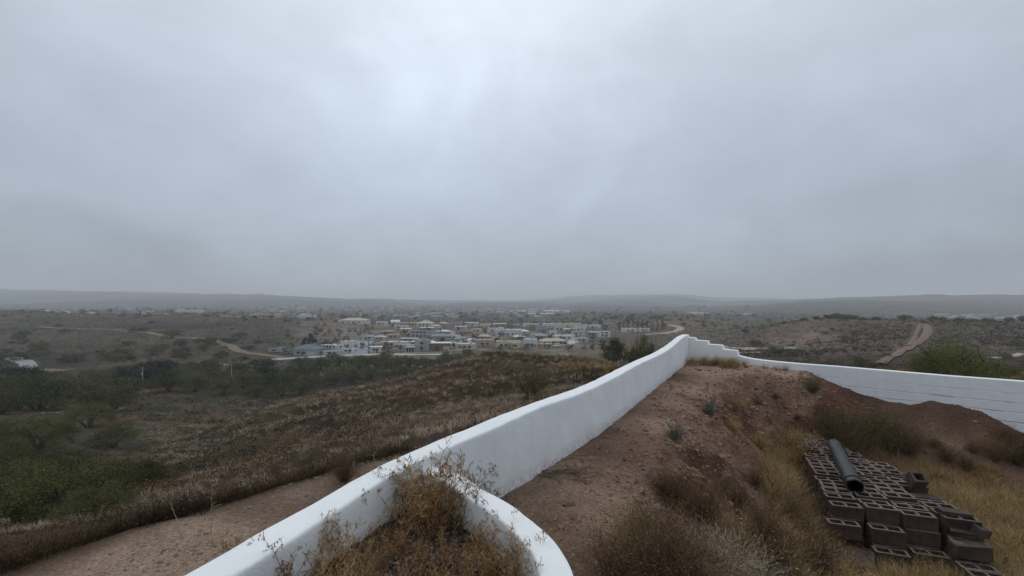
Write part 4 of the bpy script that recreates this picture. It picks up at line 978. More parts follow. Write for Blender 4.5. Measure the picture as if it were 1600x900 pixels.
#PART3
# ------------------------------------------------------------------ trees
def make_tree(kind, name, R_=3.5, H_=4.5, nleaf=4000, leaf=.22, lmat=None, clumps=26, single=False, trunkh=.35, seed=0):
    tr = MB(); cr_ = MB(); cent = []
    if kind == 'cone':
        for k in range(nleaf//40):
            q = rng.uniform(.04, 1); r = R_*(1-q)**.7*rng.uniform(.5,1)*(1 if q>.1 else .6); a = rng.uniform(0,6.28); cent.append((math.cos(a)*r, math.sin(a)*r, q*H_, .25*R_+.1))
        tr.tube([(0,0,-.4),(0,0,H_*.5)], [.12*R_+.05, .05], 5)
    else:
        ns = {'mesq':5,'round':1,'wide':7}[kind]
        for s_ in range(ns):
            a = 6.28*s_/ns+rng.uniform(-.5,.5); e = (rng.uniform(.25,.8) if ns > 1 else .05)*R_
            top = np.array([math.cos(a)*e, math.sin(a)*e, H_*rng.uniform(.45,.72)])
            mid = np.array([math.cos(a)*e*.35, math.sin(a)*e*.35, H_*trunkh*.8])+rng.normal(0,.08,3)
            rr = R_*(.05 if ns > 1 else .075); tr.tube([(rng.normal(0,.06),rng.normal(0,.06),-.4), mid, (mid+top)/2+rng.normal(0,.15,3), top], [rr, rr*.75, rr*.5, rr*.22], 5)
            for b_ in range(5):
                f = rng.uniform(.35,1); p = mid+(top-mid)*f; dd = rng.normal(0,1,3); dd[2] = abs(dd[2])*.6; dd /= np.linalg.norm(dd); q = p+dd*R_*rng.uniform(.3,.6)
                q[2] = min(q[2], H_*.93); tr.tube([p, (p+q)/2+rng.normal(0,.08,3), q], [rr*.4, rr*.25, rr*.08], 4)
        for k in range(clumps):
            a = rng.uniform(0,6.28); r = R_*math.sqrt(rng.uniform(0,1))*.86; zt = H_*(1-.58*(r/R_)**2.2); zlo = H_*trunkh*(.25 if kind != 'wide' else .12)
            z_ = zlo+(zt-zlo)*rng.uniform(.12,.93)**.8; cent.append((math.cos(a)*r, math.sin(a)*r, z_, R_*rng.uniform(.16,.32)))
    cent = np.array(cent); w_ = cent[:,3]**1.6; ci = rng.choice(len(cent), nleaf, p=w_/w_.sum())
    P = rng.normal(0,1,(nleaf,3)); P /= np.linalg.norm(P,axis=1)[:,None]; P *= (rng.uniform(0,1,nleaf)**.5)[:,None]*np.array([1.15,1.15,.72])
    P = cent[ci,:3]+P*cent[ci,3][:,None]*(1+.25*rng.normal(0,1,nleaf))[:,None]; P[:,2] = np.maximum(P[:,2], .05*H_)
    leaf_cloud(cr_, P, leaf, leaf*.5)
    if single:
        cr_.add(np.concatenate(tr.v), np.concatenate([f for f in tr.f if f.shape[1]==4])); return cr_.build(name, [lmat])
    root = empty(name, (0,0,0)); tr.build('trunk', M['bark'], root); cr_.build('crown', lmat, root)
    return root
TP = {}
TP['mesq'] = [make_tree('mesq','mesquite_tree',3.5,4.2,6500,.20,M['leaf_olive'],46) for _ in range(4)]
TP['mesqn'] = [make_tree('mesq','mesquite_tree',3.5,3.6,20000,.105,M['leaf_olive'],60) for _ in range(3)]
TP['wide'] = [make_tree('wide','mesquite_tree',3.5,2.3,20000,.095,M['leaf_green'],60,trunkh=.2) for _ in range(2)]
TP['dark'] = [make_tree('round','evergreen_tree',3.4,5.4,6000,.22,M['leaf_dark'],26,trunkh=.2) for _ in range(2)]
TP['town'] = [make_tree('round','garden_tree',2.4,4.0,900,.34,M['leaf_olive'],14,trunkh=.3) for _ in range(3)]
TP['townd'] = [make_tree('round','garden_tree',2.2,4.8,900,.34,M['leaf_dark'],14,trunkh=.25) for _ in range(2)]
TP['cone'] = [make_tree('cone','cypress_tree',1.5,7.5,1100,.34,M['leaf_dark']) for _ in range(2)]
TP['far'] = [make_tree('round','distant_tree',4,5.5,260,1.1,M['leaf_dark'],12,single=True,trunkh=.1) for _ in range(3)]
TB = {'mesq':(7.0,4.2),'mesqn':(7.0,3.6),'wide':(7.4,2.3),'dark':(6.8,5.4),'town':(4.8,4.0),'townd':(4.4,4.8),'cone':(3.0,7.5),'far':(8,5.5)}
def tree(kind, px, py, wpx, hpx, label, group=None, cat='tree', d=None):
    if d is None: x, y, z = cast(px, py, 110 if (430 < px < 1000 and py < 600) else 12)
    else: x, y = (px-HX)/F*d, d; z = at(x, y)
    pr = TP[kind][rng.integers(0, len(TP[kind]))]; W_, H_ = TB[kind]; sc = wpx*y/F/W_
    put(pr, x, y, z-.05, sc, rng.uniform(0,6.28), label, cat, group, szz=(hpx*y/F/H_)/sc)
def trees_in(kind, n, pxr, pyr, wr, asp, label, group):
    for i in range(n):
        px = rng.uniform(*pxr); py = rng.uniform(*pyr); w_ = rng.uniform(*wr)*(1 if len(pyr) < 3 else 1)
        tree(kind, px, py, w_, w_*asp*rng.uniform(.85,1.15), label, group)
g_ = 'mesquite trees in the left valley'
for px, py, w_ in ((200,618,60),(60,640,95),(130,642,90),(20,625,80),(100,620,80),(160,625,85),(45,606,60),(150,606,60),(180,640,70),(85,604,50),(5,648,80)):
    tree('mesq', px, py, w_, w_*.52, 'olive mesquite in the thicket below the road bend', 'mesquites below the road bend')
for px, py, w_ in ((265,612,62),(305,612,60),(280,598,52),(240,602,50),(330,604,55),(350,617,50),(380,607,55),(410,612,50),(250,592,44),(320,590,45),(440,604,46),(370,592,44),(425,592,38),(455,590,34)):
    tree('mesq', px, py, w_, w_*.58, 'olive mesquite between the utility pole and the town', 'mesquites right of the utility pole')
for px, py, w_, k in ((30,700,100,'mesqn'),(30,820,170,'mesqn'),(110,800,165,'mesqn'),(190,775,120,'mesqn'),(60,778,130,'mesqn'),(0,790,140,'mesqn'),(150,806,110,'mesqn')):
    tree(k, px, py, w_, w_*.50, 'dark green mesquite in the large clump at lower left', 'mesquites at lower left')
for px, py, w_, lb in ((60,706,105,'spreading mesquite with a dark trunk left of the brown clearing'),(175,700,70,'small mesquite with bare limbs on the brown clearing'),(220,768,85,'mesquite with a crooked trunk at the right end of the lower clump'),(140,668,75,'olive mesquite just below the dirt track'),(15,735,80,'mesquite at the left edge above the lower clump'),(95,745,80,'mesquite behind the lower left clump')):
    tree('mesqn', px, py, w_, w_*.55, lb)
for px, py, w_, lb in ((225,604,84,'dark evergreen oak in the middle of the left valley'),(12,618,92,'very dark round evergreen at the left edge under the grey road'),(398,594,66,'dark evergreen at the right of the left valley'),(484,548,26,'dark tree behind the blue grey house roof')):
    tree('dark', px, py, w_, w_*.62 if px != 484 else 30, lb)
for px, py, w_ in ((470,575,40),(500,578,44),(530,572,38),(560,577,46),(590,574,44),(615,580,50),(640,574,40),(665,576,40),(520,562,24),(690,572,36),(715,570,36),(740,566,34),(545,590,40),(480,590,40),(605,560,26),(700,562,26),(760,562,28),(730,556,24),(635,590,36),(420,606,44),(450,602,42),(485,604,44),(520,602,42),(550,598,40),(440,620,46),(470,616,40),(400,620,44),(580,592,38),(610,594,36)):
    tree('mesq', px, py, w_*.95, w_*.50, 'dull green mesquite in the wash below the front houses', 'mesquites below the town')
for px, py, w_ in ((260,575,26),(290,560,22),(240,555,30),(170,560,26),(120,566,30),(60,548,28),(320,548,22),(345,560,26),(100,520,16),(270,528,30),(310,535,16),(30,532,24),(200,540,18),(330,572,26),(300,575,24)):
    tree('mesq', px, py, w_, w_*.5, 'small dark tree on the low hills beyond the left valley', 'small trees on the left hills')
tree('mesq', 958, 0, 48, 27+F*-at((958-HX)/F*76,76)/76+HY-553, 'olive tree just beyond the hillside, left of the pair behind the wall', d=76); tree('mesq', 1000, 0, 52, 34+F*-at((1000-HX)/F*74,74)/74+HY-553, 'taller olive tree, right of the pair behind the wall', d=74)
tree('mesq', 1024, 0, 34, 22+F*-at((1024-HX)/F*70,70)/70+HY-553, 'smaller yellowish tree touching the wall top beside the taller olive tree', d=70)
for px, w_, h_, dd, lb in ((1452,62,34,42,'low bright green mesquite behind the right wall, left of the widest one'),(1492,110,44,40,'widest bright green mesquite behind the right wall'),(1550,84,36,43,'low mesquite behind the right wall, right of the widest one')):
    tree('wide', px, 0, w_, h_+14, lb, d=dd)
def crest_tree(kind, px, w_, h_, label, group, d0=190, d1=320):
    u = (px-HX)/F; d = np.linspace(d0, d1, 200); z = height(u*d, d); i = int(np.argmax(z/d)); tree(kind, px, 0, w_, h_, label, group, d=float(d[i])+2)
for px, w_, h_ in ((1256,12,5),(1275,14,6),(1296,18,9),(1308,20,10),(1322,18,9),(1336,14,7),(1350,12,5),(1368,14,6),(1414,22,9),(1458,14,8),(1472,12,7),(1500,20,7),(1520,14,6),(1545,18,8),(1577,16,8),(1597,14,12)):
    crest_tree('mesq', px, w_, h_, 'small dark bush tree on the skyline of the right hill', 'trees along the crest of the right hill')
for px, py, w_ in ((1165,520,14),(1180,540,20),(1215,552,24),(1240,557,22),(1345,572,30),(1320,535,10),(1300,515,8),(1385,560,18),(1290,522,10),(1150,512,12),(1200,503,12),(1225,506,10),(1365,575,18),(1570,560,18),(1590,540,14)):
    tree('mesq', px, py, w_, w_*.5, 'dark bush tree at the foot or on the flank of the right hill', 'bush trees on the right hill')
for i in range(60):
    px = rng.uniform(0,440); py = rng.uniform(500,566)
    if fbm(np.array([px/60.]), np.array([py/14.]), 900, 2)[0] < -.12: continue
    w_ = rng.uniform(12,30)*(.6+.4*(py-500)/60); tree('mesq' if i%4 else 'dark', px, py, w_, w_*rng.uniform(.35,.5), 'dark bushy tree in the folds of the low hills at left', 'bushy trees in the left hills')
# bright yellow shrub behind the wall
ysh = make_tree('wide','yellow_shrub',3.5,3.2,6000,.2,M['leaf_yellow'],20,trunkh=.1)
x = (1314-HX)/F*50; ysh.location = (x, 50, at(x,50)); s_ = 34*50/F/7; ysh.scale = (s_, s_, s_*1.5); tag(ysh, 'bright yellow green shrub showing above the right wall', 'shrub')
# ------------------------------------------------------------------ houses
def roof_poly(mb, w_, dp, z0, kind, hgt, ov=.45):
    x, y = w_/2+ov, dp/2+ov
    if kind == 'hip':
        r = max(x-y, .4); v = [(-x,-y,z0),(x,-y,z0),(x,y,z0),(-x,y,z0),(-r,0,z0+hgt),(r,0,z0+hgt)]
        mb.add(v, [(0,1,5,4),(2,3,4,5)]); mb.add(v, [(1,2,5),(3,0,4)]); mb.add(v[:4], [(3,2,1,0)])
    elif kind == 'gable':
        v = [(-x,-y,z0),(x,-y,z0),(x,y,z0),(-x,y,z0),(-x,0,z0+hgt),(x,0,z0+hgt)]
        mb.add(v, [(0,1,5,4),(2,3,4,5)]); mb.add(v, [(1,2,5),(3,0,4)]); mb.add(v[:4], [(3,2,1,0)])
    else:
        mb.box(-x, x, -y, y, z0, z0+.25)
def house(px, py, wpx, hpx, style, wall, roof, rot, label, nwin=3, dep=.62, extra=None, stor=1, group=None, cat='house', y=None):
    if y is None: x, y, z = cast(px, py, 130)
    else: x = (px-HX)/F*y; z = at(x, y)
    w_ = wpx*y/F; h_ = max(2.4, hpx*y/F); dp = w_*dep; y += dp*.5; x = (px-HX)/F*y
    root = empty('house', (x, y, z), R(rot), label, cat, group)
    wl = MB()
    if style == 'flat':
        hp = h_; t_ = .3
        wl.box(-w_/2, w_/2, -dp/2, -dp/2+t_, -2.5, hp); wl.box(-w_/2, w_/2, dp/2-t_, dp/2, -2.5, hp)
        wl.box(-w_/2, -w_/2+t_, -dp/2+t_, dp/2-t_, -2.5, hp); wl.box(w_/2-t_, w_/2, -dp/2+t_, dp/2-t_, -2.5, hp)
        rf = MB(); rf.box(-w_/2+t_, w_/2-t_, -dp/2+t_, dp/2-t_, hp-.55, hp-.25); ro = rf.build('roof', M[roof], root); hw = hp
        for k in range(2):
            ux = rng.uniform(-.3,.3)*w_; uy = rng.uniform(-.2,.2)*dp; v_ = MB(); v_.box(ux-.6, ux+.6, uy-.6, uy+.6, hp-.25, hp+.35); v_.build('roof_vent', M['w_grey'], ro)
    elif style == 'slabroof':
        hw = h_-.25; wl.box(-w_/2, w_/2, -dp/2, dp/2, -2.5, hw); rf = MB(); rf.box(-w_/2-.6, w_/2+.6, -dp/2-.6, dp/2+.6, hw, hw+.28); rf.build('roof', M[roof], root)
    else:
        hw = h_*.60; wl.box(-w_/2, w_/2, -dp/2, dp/2, -2.5, hw); rf = MB(); roof_poly(rf, w_, dp, hw, style, h_-hw); ro = rf.build('roof', M[roof], root)
        ch = MB(); ch.box(w_*.2, w_*.2+.7, .2, .9, hw, h_+.5); ch.build('chimney', M[wall], ro)
    wl.build('wall', M[wall], root)
    f = -dp/2
    per = [(i+.5)/(nwin+1)-.5+.5/(nwin+1) for i in range(nwin)]
    for s_ in range(stor):
        zb_ = 1.0+s_*3.0
        if zb_+1.2 > hw: zb_ = max(.8, hw-1.6)
        for i, q in enumerate(per):
            ww = min(1.8, w_/(nwin+1)*.6)*rng.uniform(.8,1.2); m_ = MB(); m_.box(q*w_-ww/2, q*w_+ww/2, f-.05, f+.02, zb_, min(hw-.3, zb_+1.25)); wn = m_.build('window', M['glass'], root)
            fr = MB(); fr.box(q*w_-ww/2-.1, q*w_+ww/2+.1, f-.09, f+.02, zb_-.14, zb_-.002); fr.build('sill', M['w_white'], wn)
    m_ = MB(); dx = (rng.choice([-1,1])*.5/(nwin+1)*.6)*w_; m_.box(dx-.5, dx+.5, f-.06, f+.02, 0, 2.1); m_.build('door', M['door'], root)
    for e in (-1, 1):
        m_ = MB(); m_.box(e*(w_/2)-.03, e*(w_/2)+.03, -.7, .7, 1.0, 2.1); m_.build('window', M['glass'], root)
    if extra == 'porch':
        pw = w_*.5; m_ = MB(); m_.box(-pw/2, pw/2, f-3.2, f-.01, 2.75, 2.95); po = m_.build('porch_roof', M['roof_white'], root)
        for q in np.linspace(-pw/2+.2, pw/2-.2, 4): p_ = MB(); p_.box(q-.14, q+.14, f-3.1, f-2.82, -1.5, 2.745); p_.build('post', M['w_white'], po)
        m_ = MB(); m_.box(-pw/2+.3, pw/2-.3, f-.07, f+.02, .1, 2.3); m_.build('patio_door', M['glass'], root)
    if extra == 'garage':
        m_ = MB(); m_.box(w_*.5-4.2-.5, w_*.5-.6, f-.06, f+.02, 0, 2.3); m_.build('garage_door', M['garage'], root)
    if extra == 'wing':
        m_ = MB(); m_.box(w_*.05, w_*.48, f-3.5, f-.01, -2.5, hw*.72); m_.build('wing', M[wall], root)
        m_ = MB(); m_.box(w_*.05-.2, w_*.48+.2, f-3.7, f-.02, hw*.72+.003, hw*.72+.2); m_.build('wing_roof', M[roof], root)
        m_ = MB(); m_.box(w_*.2, w_*.34, f-3.56, f-3.48, .9, 2.1); m_.build('window', M['glass'], root)
    if extra == 'tower':
        m_ = MB(); m_.box(-w_*.42, -w_*.2, -dp*.3, dp*.1, hw-.2, hw+1.9); m_.build('tower', M[wall], root)
    if extra == 'arches':
        for q in np.linspace(-.40, .40, 6):
            m_ = MB(); r_ = w_*.045; pts = [(q*w_+math.cos(t_)*r_, 1.5+math.sin(t_)*r_) for t_ in np.linspace(0, math.pi, 7)]+[(q*w_-r_, .1),(q*w_+r_, .1)]
            v = [(a, f-.06, b_) for a, b_ in pts]+[(a, f+.02, b_) for a, b_ in pts]; m_.add(v, [tuple(range(9))]); m_.add(v, [(i, (i+1)%9, (i+1)%9+9, i+9) for i in range(9)]); m_.build('arch', M['glass'], root)
    return root
H = [
 (484,556,40,17,'hip','w_grey','roof_slate',-14,'blue grey hip roofed house at the left end of the front row',3,.7,'garage',1),
 (520,556,24,7,'slabroof','w_white','roof_grey',6,'low grey annex right of the blue grey hip roofed house',2,.6,None,1),
 (520,546,30,7,'flat','w_white','roof_white',-18,'long white flat roofed house behind the blue grey roof',4,.6,None,1),
 (545,544,20,11,'flat','w_white','roof_white',-12,'small white flat roofed house beside the street',2,.8,None,1),
 (588,551,15,9,'slabroof','w_white','roof_white',8,'tiny white flat roofed pavilion right of the slim dark cypress',2,.8,None,1),
 (598,548,22,12,'flat','w_pink','roof_tan',5,'pinkish house half hidden by the domed tree',2,.7,None,1),
 (627,545,24,11,'flat','w_white','roof_white',-8,'white flat roofed house right of the domed tree',2,.7,None,1),
 (643,549,28,10,'flat','w_grey','roof_white',4,'grey house with a white porch roof on posts at the front of the town',2,.6,'porch',1),
 (661,548,22,17,'flat','w_grey','roof_tan',-4,'tall pale grey box house beside the porch house',1,.8,None,2),
 (688,547,32,11,'slabroof','w_brown','roof_white',8,'brown garage house under a bright white flat roof',2,.6,'garage',1),
 (728,546,30,9,'flat','w_cream','roof_white',-6,'cream low house with a wide white roof right of the brown garage',3,.6,None,1),
 (757,541,26,10,'flat','w_pink','roof_white',6,'pinkish house with a white roof left of the big tan house',2,.6,None,1),
 (794,543,38,10,'flat','w_cream','roof_tan',3,'wide tan two part house, largest in the near middle of the town',4,.45,'wing',1),
 (829,542,20,12,'flat','w_white','roof_white',-10,'pale house with arched openings right of the wide tan house',2,.8,'arches',1),
 (864,539,40,10,'hip','w_cream','roof_tan',12,'long tan roofed house with a row of dark arches facing the street',1,.5,'arches',1),
 (577,531,18,8,'hip','w_white','roof_grey',-6,'small grey roofed house on the bare slope above the street',2,.8,None,1),
 (594,531,18,7,'hip','w_cream','roof_tan',4,'small tan roofed house next to the small grey roofed one',2,.8,None,1),
 (657,528,30,11,'flat','w_grey','roof_grey',-6,'two storey grey terrace house in the second row',4,.5,None,2),
 (688,532,26,11,'hip','w_grey','roof_grey',10,'grey hip roofed house left of the parked cars',2,.7,None,1),
 (640,535,26,6,'slabroof','w_pink','roof_tan',-4,'low tan roofed house between the two front rows',2,.6,None,1),
 (727,523,26,8,'hip','w_pink','roof_red',4,'house with a dark red hip roof in mid town',3,.7,None,1),
 (720,515,18,5,'slabroof','w_cream','roof_white',0,'low cream house with a white roof behind the red roofed one',2,.7,None,1),
 (795,525,40,10,'flat','w_white','roof_white',-4,'broad white modern house behind the wide tan house',5,.5,'tower',1),
 (776,533,16,6,'flat','w_cream','roof_white',6,'little cream house squeezed between the white modern and the tan house',1,.7,None,1),
 (846,519,18,10,'flat','w_grey','roof_grey',-8,'grey house under the long white roofs',2,.7,None,1),
 (835,516,16,8,'flat','w_brown','roof_tan',5,'brown walled house left of the grey one under the long roofs',1,.7,None,1),
 (864,524,12,7,'flat','w_white','roof_white',-4,'little white house between garden trees right of mid town',1,.8,None,1),
 (880,531,30,7,'flat','w_white','roof_white',8,'white flat house on the far side of the arched house',3,.6,None,1),
 (903,524,22,6,'slabroof','w_white','roof_grey',-8,'low grey roofed house behind the flat white one at right',2,.6,None,1),
 (944,527,18,9,'flat','w_white','roof_white',-6,'isolated white two storey house at the right side of the town',2,.7,None,2),
 (927,524,14,5,'slabroof','w_grey','roof_white',5,'small low house left of the isolated two storey one',1,.7,None,1),
 (800,512,26,5,'flat','w_tan','roof_white',-3,'tan walled long house at the left end of the far white roof row',3,.5,None,1),
 (830,511,26,5,'flat','w_white','roof_white',4,'white long house, second in the far white roof row',3,.5,None,1),
 (862,512,30,6,'flat','w_white','roof_white',-2,'white long house, third in the far white roof row',4,.5,None,1),
 (893,512,30,6,'flat','w_cream','roof_white',3,'cream long house, fourth in the far white roof row',3,.5,None,1),
 (925,513,26,5,'flat','w_white','roof_white',-5,'white long house at the right end of the far white roof row',3,.5,None,1),
 (640,509,34,5,'slabroof','w_yellow','roof_tan',2,'long low yellow house on the terrace above the town',5,.4,None,1),
 (665,512,24,11,'hip','w_cream','roof_tan',-8,'cream two storey house at the right end of the yellow terrace',3,.8,None,2),
 (618,507,13,7,'gable','w_white','roof_white',4,'white gabled house at the left end of the yellow terrace',1,.8,None,1),
 (597,508,16,6,'flat','w_white','roof_grey',-3,'white house with a grey roof on the terrace',3,.7,None,1),
 (554,506,42,9,'hip','w_white','roof_tan',-4,'large pale hip roofed house standing alone on the terrace',4,.6,None,1),
 (508,501,42,5,'slabroof','w_pink','roof_red',3,'long red roofed house on the hill left of the large pale one',4,.4,None,1),
 (481,498,24,6,'flat','w_white','roof_white',-5,'white house among dark cypresses on the hill',3,.6,'tower',1),
 (417,497,24,6,'hip','w_cream','roof_red',2,'red tiled house at the left end of the terrace',4,.6,None,1),
 (681,513,14,6,'hip','w_white','roof_tan',2,'small pavilion with a pyramid roof below the cream two storey house',1,1.0,None,1),
 (693,509,14,6,'hip','w_pink','roof_tan',-6,'pink house right of the small pavilion',1,.8,None,1),
 (712,510,20,7,'flat','w_grey','roof_grey',2,'grey flat house at the middle of the terrace',2,.6,None,1),
 (736,509,22,5,'slabroof','w_white','roof_white',-2,'white house with an overhanging roof right of the grey flat house',2,.6,None,1),
 (296,489,40,5,'flat','w_white','roof_white',0,'long white mansion on the far left plain',6,.3,'tower',1),
 (983,519,22,6,'flat','w_white','roof_white',4,'white house in front of the cypress row',2,.6,None,1),
 (1006,518,16,5,'flat','w_white','roof_white',-6,'small white house right of the one before the cypress row',2,.6,None,1),
]
for h_ in H:
    house(h_[0], h_[1], h_[2], h_[3], h_[4], h_[5], h_[6], h_[7], h_[8], h_[9], h_[10], h_[11], h_[12])
# more houses packed between those
fill_w = ['w_white','w_cream','w_grey','w_tan','w_pink','w_white']; fill_r = ['roof_white','roof_tan','roof_grey','roof_white','roof_white']
nf = 0
FP = [(548,552),(608,541),(652,540),(671,538),(706,543),(742,538),(812,531),(846,531),(757,530),(705,530),(615,529),(634,520),(668,518),(738,535),(815,521),(772,519),(888,520),(910,534),(838,526),(852,545),(604,523),(875,516),(745,519),(760,513),(778,512),(905,517),(693,521),(630,515)]
for px, py in FP:
    st_ = str(rng.choice(['flat','flat','hip','slabroof'])); w1 = fill_w[rng.integers(0,6)]; r1 = fill_r[rng.integers(0,5)]
    house(px+rng.uniform(-2,2), py, rng.uniform(14,22), rng.uniform(5,8), st_, w1, r1, rng.uniform(-15,15),
          'small %s house with a %s%s roof among the town houses'%(w1[2:], {'flat':'flat ','hip':'hipped ','slabroof':'low '}[st_], r1[5:]), 2, .7, None, 1, 'small houses filling the town')
# far settlement: single little buildings
def far_house(kind):
    mb = MB(); w_, dp, h_ = ((14,9,3.6),(20,10,4.2),(11,9,5.2))[kind]
    mb.box(-w_/2, w_/2, -dp/2, dp/2, -3, h_, 0)
    if kind == 1: mb.box(-w_/2-.6, w_/2+.6, -dp/2-.6, dp/2+.6, h_+.01, h_+.4, 1)
    else:
        mb.box(-w_/2+.3, w_/2-.3, -dp/2+.3, dp/2-.3, h_+.003, h_+.25, 1)
        mb.box(-w_*.42, -w_*.1, -dp*.3, dp*.3, h_+.26, h_+1.3, 0)
    for q in (-.3, 0, .3): mb.box(q*w_-.7, q*w_+.7, -dp/2-.05, -dp/2+.02, 1, 2.3, 2)
    return mb.build('distant_house', [M[('w_white','w_cream','w_grey')[kind]], M[('roof_white','roof_tan','roof_grey')[kind]], M['glass']])
FH = [far_house(0), far_house(1), far_house(2)]; TP['fh'] = FH
def fhouse(px, py, wpx, label, group, szz=1.0):
    x, y, z = cast(px, py, 300); pr = FH[rng.choice([0,0,1,2])]; W_ = 14; sc = min(3.2, max(.7, wpx*y/F/W_))
    put(pr, x, y, z, sc, rng.uniform(-.4,.4), label, 'house', group, szz=szz)
for i in range(150):
    px = rng.uniform(390, 860); py = rng.uniform(478.5, 497) ; 
    fhouse(px, py, rng.uniform(3,8)*(1 if py > 486 else .7), 'tiny pale house scattered among trees on the plain beyond the town', 'scattered houses beyond the town')
for i in range(24): fhouse(rng.uniform(60, 240), rng.uniform(483,491), rng.uniform(3,7), 'faint pale house among dark trees at far left', 'scattered houses at far left')
for i in range(30): fhouse(rng.uniform(765, 890), rng.uniform(484,492), rng.uniform(6,14), 'white low building in the cluster beyond the dark wooded strip', 'white buildings beyond the wooded strip', .8)
for i in range(60):
    px = rng.uniform(1465, 1605); fhouse(px, rng.uniform(492,500), rng.uniform(4,10), 'white house in the hillside neighbourhood at the right edge', 'white houses at the right edge', .9)
for i in range(14): fhouse(rng.uniform(1075, 1175), rng.uniform(488.5,493), rng.uniform(4,9), 'faint white building in the valley above the stepped wall corner', 'faint buildings above the corner')
# big pale warehouses
for px, py, wpx, hpx, lb in ((868,488.5,42,3.2,'long white warehouse, widest building on the far plain'),(853,491.5,56,2.2,'low blue white warehouse just in front of the longest one'),(810,487.5,24,2.4,'pale warehouse left of the longest one'),(1085,489.5,22,2,'faint long white shed far beyond the corner')):
    x, y, z = cast(px, py, 500); w_ = wpx*y/F; h_ = hpx*y/F; root = empty('warehouse', (x, y, z), 0, lb, 'warehouse')
    m_ = MB(); m_.box(-w_/2, w_/2, -w_*.12, w_*.12, -3, h_*.8); m_.build('wall', M['w_white'], root)
    m_ = MB(); roof_poly(m_, w_, w_*.24, h_*.8+.01, 'gable', h_*.25, .8); m_.build('roof', M['roof_white'], root)
# ------------------------------------------------------------------ town trees
TX = [(rng.uniform(432,955), rng.uniform(503,549)) for _ in range(170)]
for i, (px, py) in enumerate(TX):
    w_ = rng.uniform(7,15)*(.5+.5*(py-500)/50); tree('town' if i%3 else 'townd', px, py, w_, w_*rng.uniform(.7,1.1), 'small garden tree between the houses of the town' if i%3 else 'small dark garden tree between the houses of the town', 'garden trees in town' if i%3 else 'dark garden trees in town')
tree('town', 607, 549, 19, 17, 'rounded olive dome shaped tree in front of the pinkish house')
tree('cone', 575.5, 552, 4, 21, 'slim dark cypress standing alone on the front street', cat='tree')
for i, px in enumerate((968,975,982,990,997,1004,1011,1019,1027,1035)):
    tree('cone', px, 515+rng.uniform(-.5,2), rng.uniform(6,9), rng.uniform(12,17), 'dark cypress in the row beyond the right side of the town', 'cypress row')
for px, py, h_ in ((488,500,10),(500,499,13),(496,500,9),(535,499,8),(541,500,10),(215,488,9),(262,489,8),(268,489,7),(275,488,9),(380,494,9),(388,494,8),(720,502,14),(728,500,12)):
    tree('cone', px, py, h_*.35, h_, 'tall thin cypress rising from the far plain', 'tall cypresses on the plain')
for px, py, w_, h_ in ((534,499,14,11),(545,500,13,10),(522,498,16,9),(283,486,10,6),(293,485,9,6)):
    tree('townd', px, py, w_, h_, 'dark full tree behind the terrace houses', 'dark trees behind the terrace')
for i in range(230):
    px = rng.uniform(0,1180); py = rng.uniform(479,503) if 380 < px < 1000 else rng.uniform(479,496); w_ = rng.uniform(5,11)*(.5+.5*(py-478)/20)
    tree('far', px, py, w_, w_*rng.uniform(.4,.8), 'small dark tree dotting the far plain', 'dark trees on the far plain')
for i in range(60):
    px = rng.uniform(930,1130); py = rng.uniform(494,512); w_ = rng.uniform(6,12); tree('far', px, py, w_, w_*.45, 'dark tree on the wooded rise right of the town', 'trees on the wooded rise')
# ------------------------------------------------------------------ poles
def pole(px, pyb, hpx, label, kind):
    x, y, z = cast(px, pyb, 100); h_ = hpx*y/F; root = empty('utility_pole' if kind != 'lamp' else 'street_lamp', (x,y,z), .3, label, 'pole' if kind != 'lamp' else 'street lamp')
    m_ = MB(); m_.tube([(0,0,-.5),(0,0,h_)], [.17,.12], 8); m_.build('pole', M['polewhite'], root, True)
    if kind == 'cross':
        m_ = MB(); m_.box(-1.3,1.3,-.09,.09,h_-.9,h_-.7); cs = m_.build('crossarm', M['wood'], root)
        for q in (-1.15,-.5,.5,1.15): m_ = MB(); m_.tube([(q,0,h_-.7),(q,0,h_-.45)], .06, 6); m_.build('insulator', M['glass'], cs)
        m_ = MB(); m_.tube([(.0,-.4,h_-2.6),(.0,-.4,h_-1.6)], .24, 8); m_.build('transformer', M['polewhite'], root)
    elif kind == 'lamp':
        m_ = MB(); m_.tube([(0,0,h_-.1),(-.9,0,h_+.1),(-1.6,0,h_+.12)], .07, 6); am = m_.build('arm', M['polewhite'], root)
        m_ = MB(); m_.box(-2.3,-1.5,-.2,.2,h_+.0,h_+.16); m_.build('lamp_head', M['car_white'], am)
pole(223,613,40,'pale utility pole in the clearing of the left valley','cross'); pole(362,608,38,'pale street lamp with a flat head above the left valley trees','lamp')
pole(553,535,22,'thin pale pole on the bare slope above the street','plain'); pole(744,529,17,'thin white pole left of the white modern house','plain'); pole(722,501,16,'tall dark pole behind the terrace houses','cross')
